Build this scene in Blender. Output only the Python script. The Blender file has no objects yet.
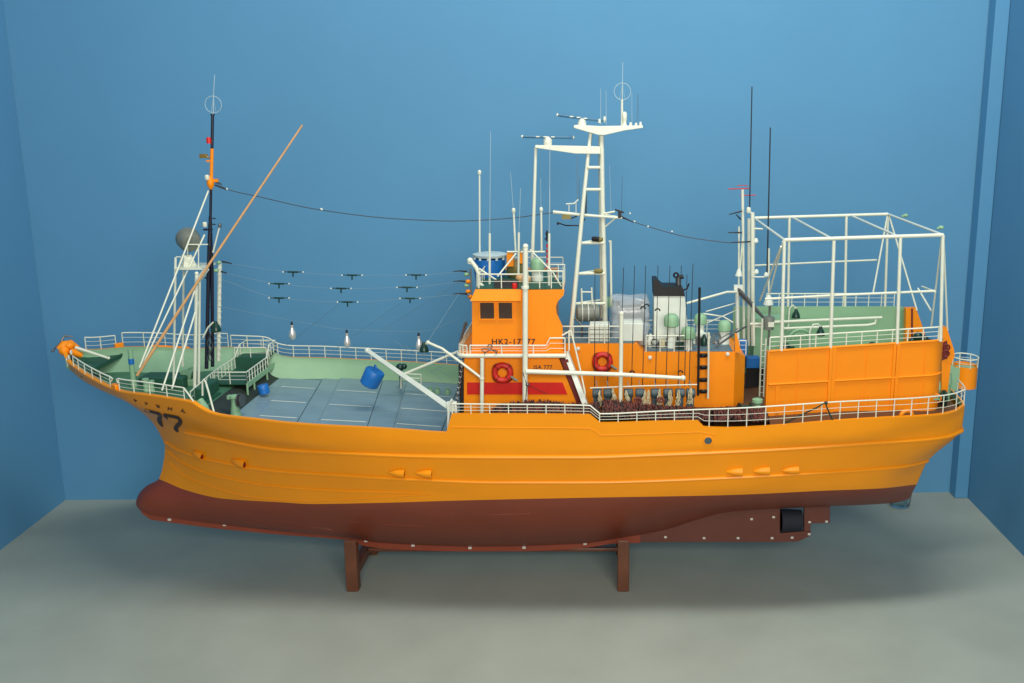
import bpy, bmesh, math, random
import numpy as np
from mathutils import Vector, Matrix
from mathutils.bvhtree import BVHTree
random.seed(7)
C = bpy.context.scene.collection
SC = bpy.context.scene
S = 0.002                      # one working unit is 2 mm (the model is about 1.8 m long)
FPX = 1000.0; PX0 = 600.0; PY0 = 341.0
TH = math.radians(12.74); CT, ST = math.cos(TH), math.sin(TH)
EYE = (0.0, -1000.0, 480.0)

# ------------------------------------------------------------------ camera, world, lamps
cam = bpy.data.cameras.new('camera'); co = bpy.data.objects.new('camera', cam); C.objects.link(co)
co.location = [c*S for c in EYE]; co.rotation_euler = (math.pi/2-TH, 0, 0)
cam.sensor_width = 36; cam.lens = FPX/1024*36; cam.shift_x = -(PX0-512)/1024; cam.shift_y = 0
cam.clip_start = 0.05; cam.clip_end = 50
SC.camera = co
w = bpy.data.worlds.new('World'); SC.world = w; w.use_nodes = True
bg = w.node_tree.nodes['Background']; bg.inputs[0].default_value = (0.95, 0.96, 1.0, 1); bg.inputs[1].default_value = 0.22
SC.view_settings.view_transform = 'Standard'; SC.view_settings.look = 'None'
SC.view_settings.exposure = 0.0; SC.view_settings.gamma = 1.0
def area(name, loc, aim, sx, sy, power, col):
    l = bpy.data.lights.new(name, 'AREA'); l.shape = 'RECTANGLE'; l.size = sx*S; l.size_y = sy*S; l.energy = power; l.color = col
    o = bpy.data.objects.new(name, l); C.objects.link(o); o.location = [c*S for c in loc]
    d = Vector([a-b for a, b in zip(aim, loc)]); o.rotation_euler = d.to_track_quat('-Z', 'Y').to_euler()
    return o
area('ceiling_lamp', (150, -330, 1150), (60, 20, 150), 900, 130, 34, (1.0, 0.97, 0.9))
area('front_fill', (160, -1300, 640), (0, 0, 190), 700, 380, 46, (1.0, 0.95, 0.86))  # added unseen area light that fills the ship's near side

# ------------------------------------------------------------------ materials
def lin(c): return tuple(((v/255)/12.92 if v/255 <= .04045 else ((v/255+.055)/1.055)**2.4) for v in c)
def mat(name, rgb, rough=0.45, metal=0.0, var=0.08, nscale=40, bump=0.03, spec=0.5, **kw):
    m = bpy.data.materials.new(name); m.use_nodes = True; nt = m.node_tree; b = nt.nodes['Principled BSDF']
    c = lin(rgb)
    tc = nt.nodes.new('ShaderNodeTexCoord'); n = nt.nodes.new('ShaderNodeTexNoise')
    n.inputs['Scale'].default_value = nscale; n.inputs['Detail'].default_value = 6; n.inputs['Roughness'].default_value = .6
    nt.links.new(tc.outputs['Object'], n.inputs['Vector'])
    r = nt.nodes.new('ShaderNodeValToRGB'); e = r.color_ramp.elements
    e[0].position = .3; e[1].position = .72
    e[0].color = (*[v*(1-var) for v in c], 1); e[1].color = (*[min(1, v*(1+var)) for v in c], 1)
    nt.links.new(n.outputs['Fac'], r.inputs['Fac']); nt.links.new(r.outputs['Color'], b.inputs['Base Color'])
    b.inputs['Roughness'].default_value = rough; b.inputs['Metallic'].default_value = metal
    b.inputs['Specular IOR Level'].default_value = spec
    if bump:
        bp = nt.nodes.new('ShaderNodeBump'); bp.inputs['Strength'].default_value = bump; bp.inputs['Distance'].default_value = .002
        n2 = nt.nodes.new('ShaderNodeTexNoise'); n2.inputs['Scale'].default_value = nscale*4; n2.inputs['Detail'].default_value = 4
        nt.links.new(tc.outputs['Object'], n2.inputs['Vector'])
        nt.links.new(n2.outputs['Fac'], bp.inputs['Height']); nt.links.new(bp.outputs['Normal'], b.inputs['Normal'])
    for k, v in kw.items(): b.inputs[k].default_value = v
    return m
M = {}
M['hull'] = mat('hull_orange_paint', (238, 148, 16), .36, var=.05, nscale=6, bump=.04, spec=.3)
M['orange'] = mat('house_orange_paint', (246, 143, 16), .4, var=.05, nscale=10, bump=.04, spec=.3)
M['red'] = mat('antifouling_red_paint', (134, 60, 38), .42, var=.10, nscale=8, bump=.08)
M['shadered'] = mat('shaded_red_paint', (98, 52, 40), .55, var=.14, nscale=10)  # darker copy of the bottom red; shade under the stern put into the colour
M['white'] = mat('white_enamel', (222, 226, 206), .35, var=.05, nscale=60)
M['lgreen'] = mat('light_green_paint', (136, 178, 140), .5, var=.07, nscale=14)
M['green'] = mat('deck_green_paint', (30, 82, 62), .55, var=.18, nscale=20)
M['board'] = mat('grey_deck_boards', (122, 148, 158), .28, var=.10, nscale=12)
M['boardgap'] = mat('dark_deck_seam', (92, 116, 126), .5, var=.10, nscale=20)
M['midgreen'] = mat('mid_green_deck_paint', (66, 116, 86), .5, var=.15, nscale=16)
M['darkdeck'] = mat('dark_well_deck', (38, 46, 38), .6, var=.2)  # darker tone for the fore strip of the well deck
M['brown'] = mat('brown_deck_planking', (92, 60, 38), .6, var=.2, nscale=30)
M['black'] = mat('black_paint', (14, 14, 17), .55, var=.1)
M['mast'] = mat('navy_black_paint', (24, 28, 44), .35, var=.1)
M['ink'] = mat('dark_lettering_paint', (44, 22, 26), .5, var=.1)
M['bandred'] = mat('bright_red_paint', (205, 28, 18), .4, var=.05)
M['dred'] = mat('dark_red_paint', (110, 30, 22), .5, var=.1)
M['blue'] = mat('blue_plastic', (26, 108, 186), .42, var=.08, nscale=25)
M['apshade'] = mat('aperture_shade_blue', (24, 30, 42), .8, var=.15)  # shadow of the propeller aperture put into the colour
M['glassdark'] = mat('dark_window_glass', (72, 58, 48), .12, var=.15)
M['steel'] = mat('polished_steel', (225, 225, 220), .25, metal=.55, var=.05)
M['dsteel'] = mat('grey_steel', (110, 112, 112), .35, metal=.7, var=.12)
M['lampgreen'] = mat('dark_green_enamel', (18, 56, 46), .3, var=.1)
M['slate'] = mat('slate_grey_plastic', (66, 84, 90), .5, var=.15)
M['tan'] = mat('tan_bamboo', (214, 164, 108), .5, var=.12, nscale=80)
M['rope'] = mat('pale_rope_fibre', (196, 186, 150), .8, var=.2, nscale=120)
M['wire'] = mat('dark_wire', (52, 62, 72), .5)
M['pwire'] = mat('pale_wire', (120, 146, 160), .5)
M['pale'] = mat('pale_grey_wire', (176, 196, 198), .5)
M['radar'] = mat('radar_blue_grey', (66, 116, 148), .4)
M['olive'] = mat('olive_drum_paint', (126, 116, 62), .5, var=.15)
M['greydrum'] = mat('weathered_grey_shell', (112, 118, 108), .5, var=.15, nscale=50)
M['lifering'] = mat('life_ring_red', (196, 36, 24), .5, var=.1)
M['wood'] = mat('stained_stand_wood', (104, 60, 38), .42, var=.22, nscale=30, bump=.1)
M['table'] = mat('grey_green_table', (156, 166, 156), .6, var=.09, nscale=5, bump=.02)
M['cream'] = mat('cream_stripe', (214, 222, 210), .5)
M['amber'] = mat('brass_fitting', (160, 130, 60), .35, metal=.6)
M['zinc'] = mat('zinc_anode', (205, 200, 190), .5, var=.1)
# wall: satin blue panel
M['wall'] = mat('blue_wall_panel', (84, 144, 182), .75, var=.035, nscale=2.5, bump=.015)
M['pil'] = mat('blue_pilaster_paint', (80, 142, 182), .5, var=.03, nscale=3, bump=.015)
def mix_mat(name, a, b_, scale, lo, hi, rough=.7, bump=.6):
    m = bpy.data.materials.new(name); m.use_nodes = True; nt = m.node_tree; b = nt.nodes['Principled BSDF']
    tc = nt.nodes.new('ShaderNodeTexCoord'); n = nt.nodes.new('ShaderNodeTexVoronoi'); n.inputs['Scale'].default_value = scale
    nt.links.new(tc.outputs['Object'], n.inputs['Vector'])
    r = nt.nodes.new('ShaderNodeValToRGB'); e = r.color_ramp.elements
    e[0].position = lo; e[1].position = hi; e[0].color = (*lin(a), 1); e[1].color = (*lin(b_), 1)
    nt.links.new(n.outputs['Distance'], r.inputs['Fac']); nt.links.new(r.outputs['Color'], b.inputs['Base Color'])
    bp = nt.nodes.new('ShaderNodeBump'); bp.inputs['Strength'].default_value = bump; bp.inputs['Distance'].default_value = .003
    nt.links.new(n.outputs['Distance'], bp.inputs['Height']); nt.links.new(bp.outputs['Normal'], b.inputs['Normal'])
    b.inputs['Roughness'].default_value = rough
    return m
M['net'] = mix_mat('red_brown_netting', (112, 58, 48), (34, 20, 20), 190, .15, .5)
M['netstrand'] = mat('net_strand', (122, 66, 56), .8, var=.3, nscale=200)
def clear(name, rgb, rough, trans, alpha=1.0):
    m = bpy.data.materials.new(name); m.use_nodes = True; b = m.node_tree.nodes['Principled BSDF']
    b.inputs['Base Color'].default_value = (*lin(rgb), 1); b.inputs['Roughness'].default_value = rough
    b.inputs['Transmission Weight'].default_value = trans; b.inputs['IOR'].default_value = 1.45; b.inputs['Alpha'].default_value = alpha
    return m
M['glass'] = clear('clear_glass', (225, 240, 242), .02, 1.0)
M['film'] = clear('clear_plastic_film', (215, 222, 224), .08, .0, .42)

# ------------------------------------------------------------------ projection helpers (pixel + real depth -> point)
def ray(px, py):
    v = PY0-py
    return (px-PX0, FPX*CT+v*ST, -FPX*ST+v*CT)
def P(px, py, Y=0.0):
    r = ray(px, py); t = (Y-EYE[1])/r[1]
    return Vector((r[0]*t, Y, EYE[2]+r[2]*t))
def F(px, py, Z):
    r = ray(px, py); t = (Z-EYE[2])/r[2]
    return Vector((r[0]*t, EYE[1]+r[1]*t, Z))
def V(*a): return Vector(a)

# ------------------------------------------------------------------ mesh builder
class MB:
    def __init__(s): s.v = []; s.f = []
    def add(s, vs, fs):
        o = len(s.v); s.v += [Vector(v) for v in vs]; s.f += [tuple(i+o for i in f) for f in fs]; return s
    def box(s, c, size, rot=None):
        hx, hy, hz = [k/2 for k in size]; vs = []
        for z in (-hz, hz):
            for x, y in ((-hx, -hy), (hx, -hy), (hx, hy), (-hx, hy)):
                p = Vector((x, y, z))
                if rot is not None: p = rot @ p
                vs.append(p+Vector(c))
        return s.add(vs, [(3, 2, 1, 0), (4, 5, 6, 7), (0, 1, 5, 4), (1, 2, 6, 5), (2, 3, 7, 6), (3, 0, 4, 7)])
    def bb(s, x0, x1, y0, y1, z0, z1): return s.box(((x0+x1)/2, (y0+y1)/2, (z0+z1)/2), (x1-x0, y1-y0, z1-z0))
    def prism(s, pts, y0, y1):              # polygon in XZ, extruded along Y
        n = len(pts); vs = [(x, y0, z) for x, z in pts]+[(x, y1, z) for x, z in pts]
        ar = sum(pts[i][0]*pts[(i+1) % n][1]-pts[(i+1) % n][0]*pts[i][1] for i in range(n))
        f = [tuple(range(n)), tuple(range(2*n-1, n-1, -1))]+[(i, i+n, (i+1) % n+n, (i+1) % n) for i in range(n)]
        if ar < 0: f = [tuple(reversed(q)) for q in f]
        return s.add(vs, f)
    def pp(s, pix, Y, th):                  # prism from pixels on the plane Y
        q = [P(a, b, Y) for a, b in pix]; return s.prism([(p.x, p.z) for p in q], Y, Y+th)
    def tube(s, pts, r, n=8, r2=None, caps=True):
        pts = [Vector(p) for p in pts]; k = len(pts); vs = []; fs = []
        t0 = (pts[1]-pts[0]).normalized(); ref = Vector((0, 0, 1)) if abs(t0.z) < .9 else Vector((0, 1, 0))
        u = t0.cross(ref).normalized()
        for i, p in enumerate(pts):
            t = (pts[min(i+1, k-1)]-pts[max(i-1, 0)])
            t = t.normalized() if t.length > 1e-9 else t0
            u = (u-t*u.dot(t)).normalized(); w_ = t.cross(u)
            rr = r if r2 is None else r+(r2-r)*i/(k-1)
            for j in range(n):
                a = 2*math.pi*j/n; vs.append(p+(u*math.cos(a)+w_*math.sin(a))*rr)
        for i in range(k-1):
            for j in range(n): fs.append((i*n+j, i*n+(j+1) % n, (i+1)*n+(j+1) % n, (i+1)*n+j))
        if caps: fs.append(tuple(range(n-1, -1, -1))); fs.append(tuple((k-1)*n+j for j in range(n)))
        return s.add(vs, fs)
    def lathe(s, prof, c, axis=(0, 0, 1), n=20, sy=1.0):   # prof: (radius, height along axis)
        ax = Vector(axis).normalized(); ref = Vector((0, 0, 1)) if abs(ax.z) < .9 else Vector((1, 0, 0))
        u = ax.cross(ref).normalized(); w_ = ax.cross(u); vs = []; fs = []; c = Vector(c)
        for r, h in prof:
            for j in range(n):
                a = 2*math.pi*j/n; vs.append(c+ax*h+(u*math.cos(a)+w_*math.sin(a)*sy)*max(r, .01))
        for i in range(len(prof)-1):
            for j in range(n): fs.append((i*n+j, i*n+(j+1) % n, (i+1)*n+(j+1) % n, (i+1)*n+j))
        fs.append(tuple(range(n-1, -1, -1))); fs.append(tuple((len(prof)-1)*n+j for j in range(n)))
        return s.add(vs, fs)
    def ball(s, c, r, sz=1.0, n=14):
        pr = [(r*math.sin(math.pi*i/8), -r*sz*math.cos(math.pi*i/8)) for i in range(9)]
        return s.lathe(pr, c, n=n)
    def torus(s, c, R, r, axis=(0, 1, 0), n=28, m=8, a0=0, a1=360):
        ax = Vector(axis).normalized(); ref = Vector((0, 0, 1)) if abs(ax.z) < .9 else Vector((1, 0, 0))
        u = ax.cross(ref).normalized(); w_ = ax.cross(u); c = Vector(c)
        pts = [c+(u*math.cos(math.radians(a0+(a1-a0)*i/n))+w_*math.sin(math.radians(a0+(a1-a0)*i/n)))*R for i in range(n+1)]
        return s.tube(pts, r, m, caps=(a1-a0 < 360))
    def build(s, name, m, parent=None, smooth=True, bevel=0, loc=None):
        vs = [v*S for v in s.v]
        if loc is None:
            lo = Vector([min(v[i] for v in vs) for i in range(3)]); hi = Vector([max(v[i] for v in vs) for i in range(3)])
            loc = (lo+hi)/2
            if parent is None: loc.z = lo.z
        me = bpy.data.meshes.new(name); me.from_pydata([v-loc for v in vs], [], s.f); me.update()
        bm = bmesh.new(); bm.from_mesh(me); bmesh.ops.recalc_face_normals(bm, faces=bm.faces); bm.to_mesh(me); bm.free()
        if smooth:
            for p in me.polygons: p.use_smooth = True
            me.set_sharp_from_angle(angle=math.radians(38))
        o = bpy.data.objects.new(name, me); C.objects.link(o)
        me.materials.append(M[m] if isinstance(m, str) else m)
        o.location = loc
        if parent is not None:
            o.parent = parent; o.location = loc-wloc(parent)
        if bevel:
            b = o.modifiers.new('bevel', 'BEVEL'); b.width = bevel*S; b.segments = 2; b.limit_method = 'ANGLE'
        return o
def wloc(o):
    p = Vector(o.location)
    while o.parent: o = o.parent; p += o.location
    return p
def empty(name, loc, parent=None):
    o = bpy.data.objects.new(name, None); C.objects.link(o); o.empty_display_size = .01
    L = Vector(loc)*S; o.location = L-(wloc(parent) if parent else Vector((0, 0, 0)))
    if parent: o.parent = parent
    return o
def tag(o, label=None, cat=None, group=None, kind=None):
    if label: o['label'] = label
    if cat: o['category'] = cat
    if group: o['group'] = group
    if kind: o['kind'] = kind
    return o
def copy_tree(o, d, parent=None):
    c = o.copy(); C.objects.link(c)
    if parent is None: c.location = Vector(o.location)+Vector(d)*S
    else: c.parent = parent
    for ch in [x for x in bpy.data.objects if x.parent == o]: copy_tree(ch, (0, 0, 0), c)
    return c

# ------------------------------------------------------------------ setting
fl = MB(); fl.bb(-690, 480, -450, 203, -12, 0); fl.add([(-690, 203, 0), (480, 203, 0), (480, 235, 0), (-690, 203.5, 0), (-690, 203.5, -12), (480, 235, -12)], [(0, 1, 2, 3), (3, 2, 5, 4)])
tag(fl.build('table_top', 'table', smooth=False), kind='structure')
bw = MB(); bw.prism([(0, 0), (1, 0), (1, 1), (0, 1)], 0, 1); bw.v = []; bw.f = []
def yb(x): return 203+(x+684)/1156*28
vs = [(-700, yb(-700), -12), (490, yb(490), -12), (490, yb(490), 1100), (-700, yb(-700), 1100)]
bw.add(vs+[(a, b+12, c) for a, b, c in vs], [(0, 1, 2, 3), (7, 6, 5, 4), (0, 4, 5, 1), (1, 5, 6, 2), (2, 6, 7, 3), (3, 7, 4, 0)])
tag(bw.build('back_wall', 'wall', smooth=False), kind='structure')
lw = MB(); lw.add([(-684, yb(-684)-.5, 0), (-662, -450, 0), (-662, -450, 1100), (-684, yb(-684)-.5, 1100), (-698, yb(-684)-.5, 0), (-676, -450, 0), (-676, -450, 1100), (-698, yb(-684)-.5, 1100)],
   [(0, 3, 2, 1), (4, 5, 6, 7), (0, 1, 5, 4), (3, 7, 6, 2), (1, 2, 6, 5), (0, 4, 7, 3)])
tag(lw.build('left_wall', 'wall', smooth=False), kind='structure')
rw = MB(); rw.bb(473, 487, -450, 229, 0, 1100); tag(rw.build('right_wall', 'wall', smooth=False), kind='structure')
pi_ = MB(); pi_.bb(456, 472.6, 209, 229.5, .3, 1100); tag(pi_.build('corner_pilaster', 'pil', bevel=.6), kind='structure')

# ------------------------------------------------------------------ hull lines: pixel x, pixel y, half breadth
L = {}
L['L0'] = [(61,345,0),(62,349,7),(64,356,16),(67,361.5,26),(77,370,50),(97,382,74),(111,388.5,84),(122,392,90),(142,394.5,98),(173,399,105),(193,403,109),(201,409,110),(214,414.5,113),(234,417.5,117),(254,419.6,120),(282,422.7,123),(323,425.8,125),(364,427.8,125),(400,430,125),(446.5,433,125),(451.7,414.6,125),(590,415.4,125),(600,423.5,125),(659,422,125),(698,421.5,125),(704,427.5,125),(730,428.4,125),(777,426,125),(838,421,123),(879,418.4,119),(925,416,111),(939,415,106),(957,411,96),(963,407,88)]
L['La'] = [(70,369,0),(80,378,26),(97,387.5,50),(111,393,62),(122,399,67),(142,407,78),(173,411,90),(201,420,100),(250,427,115),(323,434,123),(446.5,441,125),(590,441,125),(700,437,125),(777,434,125),(850,430,122),(925,424,108),(950,420,96),(962.5,413,87)]
L['Lb'] = [(120,397,0),(135,404.5,18),(150,413,36),(173,421,60),(201,428,82),(250,437,106),(323,444,120),(446.5,449,124),(590,449,125),(700,445,125),(777,442,124),(850,438,121),(925,431,104),(950,428,95),(961.5,421,86)]
L['L1'] = [(152,421,0),(160,425,12),(173,429,34),(187,432.5,52),(209,436.5,70),(280,449,102),(352,453,118),(429,456,122),(500,456.8,124),(582,456.8,124),(659,454.3,124),(751,450.4,122),(828,445.8,118),(879,442.2,112),(925,439,103),(950,435.5,93),(960,431,84)]
L['L2'] = [(162,438,0),(170,445,12),(184,452,30),(209,459.4,52),(280,471,88),(327,474,102),(404,478.6,116),(500,482,120),(582,482,120),(730,477.3,120),(802,473.5,114),(879,468.4,98),(910,465,84),(926,461,66)]
L['L3'] = [(165,447,0),(172,455,10),(184,463,24),(209,473.5,44),(280,486.3,80),(352,490.7,100),(429,492,112),(500,491,118),(582,490,118),(730,486.5,118),(802,482.5,110),(879,478,92),(921,472,58)]
L['WL'] = [(159,478.6,0),(165,481,6),(184,489,18),(222,498,42),(248,500,58),(280,501.7,72),(311,503.5,84),(378,502.4,102),(445,500.4,112),(500,499,115),(582,497.3,116),(730,494.5,112),(828,490,100),(879,488,84),(916,484,50)]
L['M1'] = [(147,485,0),(153,487,8),(165,491,14),(184,497,22),(222,506,38),(280,512,62),(378,515,92),(480,515,104),(582,513,104),(660,508,98),(730,503,90),(813,499.5,76),(879,496,60),(913,490,36)]
L['M2'] = [(138,495,0),(143,495.5,9),(153,497,14),(184,505,20),(222,513,30),(280,521,46),(378,529,68),(480,531,78),(582,529,76),(640,522,68),(691,513,60),(730,508,54),(813,504.5,44),(879,501,32),(911,495,18)]
L['M3'] = [(136,504,0),(141,505,8),(150,507,10),(184,513,13),(222,520,18),(280,529,26),(378,538,36),(480,541,40),(582,538.5,38),(617,534,34),(666,525,28),(691,519,26),(730,510,24),(813,506,20),(896,501,14),(910,497,8)]
L['K'] = [(143,513,0),(150,514.5,3),(163,516.5,4),(209,522.5,5),(280,530.5,6),(342,536,6),(378,542,6),(480,546,6),(583,543,6),(617,538,6),(666,529,6),(691,521,6),(730,511,6),(813,506.5,6),(896,502,4),(909,498.5,2)]
def pchip(xs, ys, x):
    xs = np.array(xs, float); ys = np.array(ys, float); h = np.diff(xs); d = np.diff(ys)/h; m = np.zeros(len(xs))
    m[0] = d[0]; m[-1] = d[-1]
    for i in range(1, len(xs)-1):
        if d[i-1]*d[i] > 0:
            w1 = 2*h[i]+h[i-1]; w2 = h[i]+2*h[i-1]; m[i] = (w1+w2)/(w1/d[i-1]+w2/d[i])
    i = int(min(max(np.searchsorted(xs, x)-1, 0), len(xs)-2)); t = (min(max(x, xs[0]), xs[-1])-xs[i])/h[i]
    return float((2*t**3-3*t**2+1)*ys[i]+(t**3-2*t**2+t)*h[i]*m[i]+(-2*t**3+3*t**2)*ys[i+1]+(t**3-t**2)*h[i]*m[i+1])
def lpt(k, px):
    a = L[k]; xs = [q[0] for q in a]
    return P(px, pchip(xs, [q[1] for q in a], px), -pchip(xs, [q[2] for q in a], px))
NF, NA = 34, 16
mids = sorted(set([250+10*i for i in range(61)]+[446.5, 451.7, 590.0, 600.0, 698.0, 704.0]) - {450, 700})
def colpx(k):
    s0 = L[k][0][0]; e = L[k][-1][0]
    return [s0+(250-s0)*(i/NF)**1.6 for i in range(NF)]+list(mids)+[850+(e-850)*(1-(1-(i+1)/NA)**1.4) for i in range(NA)]
rows = ['L0', 'La', 'Lb', 'L1', 'L2', 'L3', 'WL', 'M1', 'M2', 'M3', 'K']
G = {}
for k_, f_ in (('M1', .94), ('M2', .84), ('M3', .8)): L[k_] = [(a, b, c if a < 230 else c*(1-(1-f_)*min(1, (a-230)/120))) for a, b, c in L[k_]]
for k in rows:
    pts = [lpt(k, p) for p in colpx(k)]
    e = pts[-1]; be = -e.y
    for j in range(1, 9):                                     # rounded stern closing on the centre line
        a = math.pi/2*j/8
        pts.append(Vector((e.x+be*.12*math.sin(a), -be*math.cos(a), e.z)))
    G[k] = pts
NC = len(G['L0'])
def vert_spline(ks, sub):                                     # smooth curve down each column
    n = len(ks); out = []
    idx = list(range(n))
    for r in range((n-1)*sub+1):
        t = r/sub; row = []
        for c in range(NC):
            row.append(Vector([pchip(idx, [G[k][c][a] for k in ks], t) for a in range(3)]))
        out.append(row)
    return out
allrows = vert_spline(rows, 3)
wl = 6*3
def hull_mesh(rs):
    mb = MB(); R = len(rs); vs = []; fs = []
    for r in rs: vs += r
    for i in range(R-1):
        for j in range(NC-1): fs.append((i*NC+j, i*NC+j+1, (i+1)*NC+j+1, (i+1)*NC+j))
    o = len(vs); vs += [Vector((v.x, -v.y, v.z)) for v in vs]; fs += [tuple(k+o for k in reversed(f)) for f in fs]
    mb.add(vs, fs); return mb
root = empty('model_ship', (0, 0, 24))
tag(root, 'orange fishing ship model with red brown bottom, white railings and tall masts', 'model ship')
def clean(o, d=.0002):
    bm = bmesh.new(); bm.from_mesh(o.data); bmesh.ops.remove_doubles(bm, verts=bm.verts, dist=d)
    bmesh.ops.recalc_face_normals(bm, faces=bm.faces); bm.to_mesh(o.data); bm.free(); o.data.update()
    for p in o.data.polygons: p.use_smooth = True
    return o
hm = hull_mesh(allrows[:wl+1]); hull = hm.build('hull', 'hull', root, smooth=False); clean(hull)
hull.data.set_sharp_from_angle(angle=math.radians(30))
bm_ = hull_mesh(allrows[wl:])
n0 = len(bm_.v)
bottom = bm_.build('underwater_hull', 'red', root, smooth=False); clean(bottom)
bv = BVHTree.FromPolygons([tuple(v) for v in hm.v+bm_.v], hm.f+[tuple(i+len(hm.v) for i in f) for f in bm_.f])
def hit(px, py):
    r = Vector(ray(px, py)).normalized(); h = bv.ray_cast(Vector(EYE), r)
    if h[0] is None: return P(px, py, -60), Vector((0, -1, 0))
    n = h[1]
    if n.dot(r) > 0: n = -n
    return h[0], n
sheer = G['L0']
def sh(px):                                                    # sheer point at a pixel column
    return lpt('L0', px)
# bulwark cap and inside
NS = len(sheer)-8
cap = MB(); inn = MB(); xs_all = []
def inner(v, d, dz=0):
    s = 1 if v.y > 0 else -1
    return Vector((v.x, s*max(abs(v.y)-d, 0), v.z+dz))
basepts = [q for q in L['L0'] if q[0] <= 446.5 or q[0] >= 704]
bz_x = []; bz_z = []; bz_b = []
for q in basepts:
    p = P(q[0], q[1], -q[2]); bz_x.append(p.x); bz_z.append(p.z); bz_b.append(q[2])
XB = P(449, 425, -125).x
def baseZ(x): return pchip(bz_x, bz_z, x)
def bre(x): return pchip(bz_x, bz_b, x)
def deckZ(x): return baseZ(x)-(21 if x < XB else 4)
def hb(x, z, miss=1000):                                                  # inside half breadth of the shell
    h = bv.ray_cast(Vector((x, 0.01, z)), Vector((0, -1, 0)))
    return abs(h[0].y) if h[0] is not None else miss
for sgn in (-1, 1):
    o = [Vector((v.x, sgn*abs(v.y), v.z)) for v in sheer]
    n = len(o)
    A = [inner(v, .0, .0) for v in o]
    Bt = [v+Vector((0, 0, 1.2)) for v in A]
    I = [Vector((v.x+(2.5 if v.x < -300 else -1.5)*(1 if abs(v.x) > 300 else 0), sgn*max(abs(v.y)-3.2, 0), v.z+1.2)) for v in o]
    vs = A+Bt+I; fs = []
    for r in range(2):
        for j in range(n-1): fs.append((r*n+j, r*n+j+1, (r+1)*n+j+1, (r+1)*n+j))
    cap.add(vs, fs)
    rws = [I]
    for q in range(1, 7):
        rws.append([Vector((v.x, sgn*min(abs(v.y), max(hb(v.x, zz, 1000 if zz > v.z-1.3 else 0)-2.2, .05)), zz)) for v in I for zz in [v.z+(min(deckZ(v.x)-1.2, v.z-2)-v.z)*q/6]])
    inn.add([v for r_ in rws for v in r_], [(r_*n+j, r_*n+j+1, (r_+1)*n+j+1, (r_+1)*n+j) for r_ in range(6) for j in range(n-1)])
o = cap.build('bulwark_cap', 'hull', hull); inn.build('bulwark_inside', 'lgreen', root)
# decks
def deck(x0, x1, n, m, name, dz=0):
    mb = MB(); vs = []
    for i in range(n+1):
        x = x0+(x1-x0)*i/n; z = deckZ(x)+dz; b = max(min(bre(x)-2.6, hb(x, z, 0)-1.4), .2)
        vs += [(x, -b, z), (x, 0, z+.5), (x, b, z)]
    mb.add(vs, [(3*i+k, 3*i+3+k, 3*i+4+k, 3*i+1+k) for i in range(n) for k in (0, 1)])
    return mb.build(name, m, root)
XF = P(204, 400, -60).x
deck(bz_x[2], XF, 60, 'midgreen', 'forecastle_deck')
XW = F(240, 414, 186).x
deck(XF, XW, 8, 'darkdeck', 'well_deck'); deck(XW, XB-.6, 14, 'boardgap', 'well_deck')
deck(XB, bz_x[-1], 24, 'brown', 'aft_deck')
mb = MB(); mb.bb(XB-2.5, XB-.3, -121, 121, deckZ(XB-1)-1, deckZ(XB+1)+.4); mb.build('break_bulkhead', 'green', root, smooth=False)
# rub strakes
def strake(k, p0, p1, r, both=True):
    mb = MB(); n = 70
    pts = [lpt(k, p0+(p1-p0)*i/n) for i in range(n+1)]
    for sg in (-1, 1):
        q = [Vector((p.x, sg*(abs(p.y)+.2), p.z)) for p in pts]
        if sg == -1 and p1 == L[k][-1][0]:
            e = G[k][-8:]; q += e
        mb.tube(q, r, 8)
    return mb.build('rub_strake', 'hull', hull)
strake('L1', 186, 960, 2.2); strake('L2', 166, 926, 1.8); strake('L3', 168, 420, 1.2)
mb = MB(); pts = []
for i in range(40):
    t = i/39; px = 169+(430-169)*t
    py = pchip([166, 184, 222, 248, 311, 360, 430], [459, 475, 489.5, 496, 500.5, 498, 494], px); pts.append(hit(px, py)[0])
mb.tube(pts, .9, 6); mb.build('rub_strake', 'hull', hull)
mb = MB(); mb.tube([hit(a, b)[0] for a, b in ((452, 426.5), (500, 427), (560, 427.4), (590, 427.7), (596, 431), (600, 434.8), (640, 433.6), (700, 431.5), (715, 434))], .45, 6); mb.build('rub_strake', 'hull', hull)
for pts in ([(254, 514), (300, 517.5), (352, 521.5), (400, 524.5), (425, 525.5)], [(180, 503), (209, 511), (280, 520), (330, 529), (352, 535.5)], [(430, 513), (500, 514), (530, 513)]):
    mb = MB(); mb.tube([hit(a, b)[0] for a, b in pts], .32, 6); mb.build('bilge_strake', 'red', bottom)
# keel plate, skeg, rudder, aperture shade ring, propeller, anodes
mb = MB()
kp = [(143, 512, 0), (150, 517.8, 0), (163, 519.8, 0), (209, 526, 0), (280, 533, 0), (342, 538, 0), (352, 539.5, 0), (362, 544, 0), (391, 547.5, 0), (459.5, 549.8, 0), (518, 549.8, 0), (583.5, 546.5, 0), (617, 542, 0), (640, 541.5, 0)]
kx = [q[0] for q in kp]; ky = [q[1] for q in kp]
bot = []; top = []
for i in range(60):
    px = 143+(640-143)*i/59
    b = P(px, pchip(kx, ky, px)); t = lpt('K', px); bot.append((b.x, b.z)); top.append((b.x, t.z+5))
mb.prism(bot+top[::-1], -2.6, 2.6); mb.build('keel', 'red', bottom, smooth=False)
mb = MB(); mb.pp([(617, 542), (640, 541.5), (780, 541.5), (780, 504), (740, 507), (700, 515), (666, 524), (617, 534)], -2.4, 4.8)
mb.pp([(779, 533), (802, 531), (811, 531), (809, 536), (798, 541), (779, 541.5)], -2.5, 5.0); mb.build('skeg', 'shadered', bottom, smooth=False)
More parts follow.
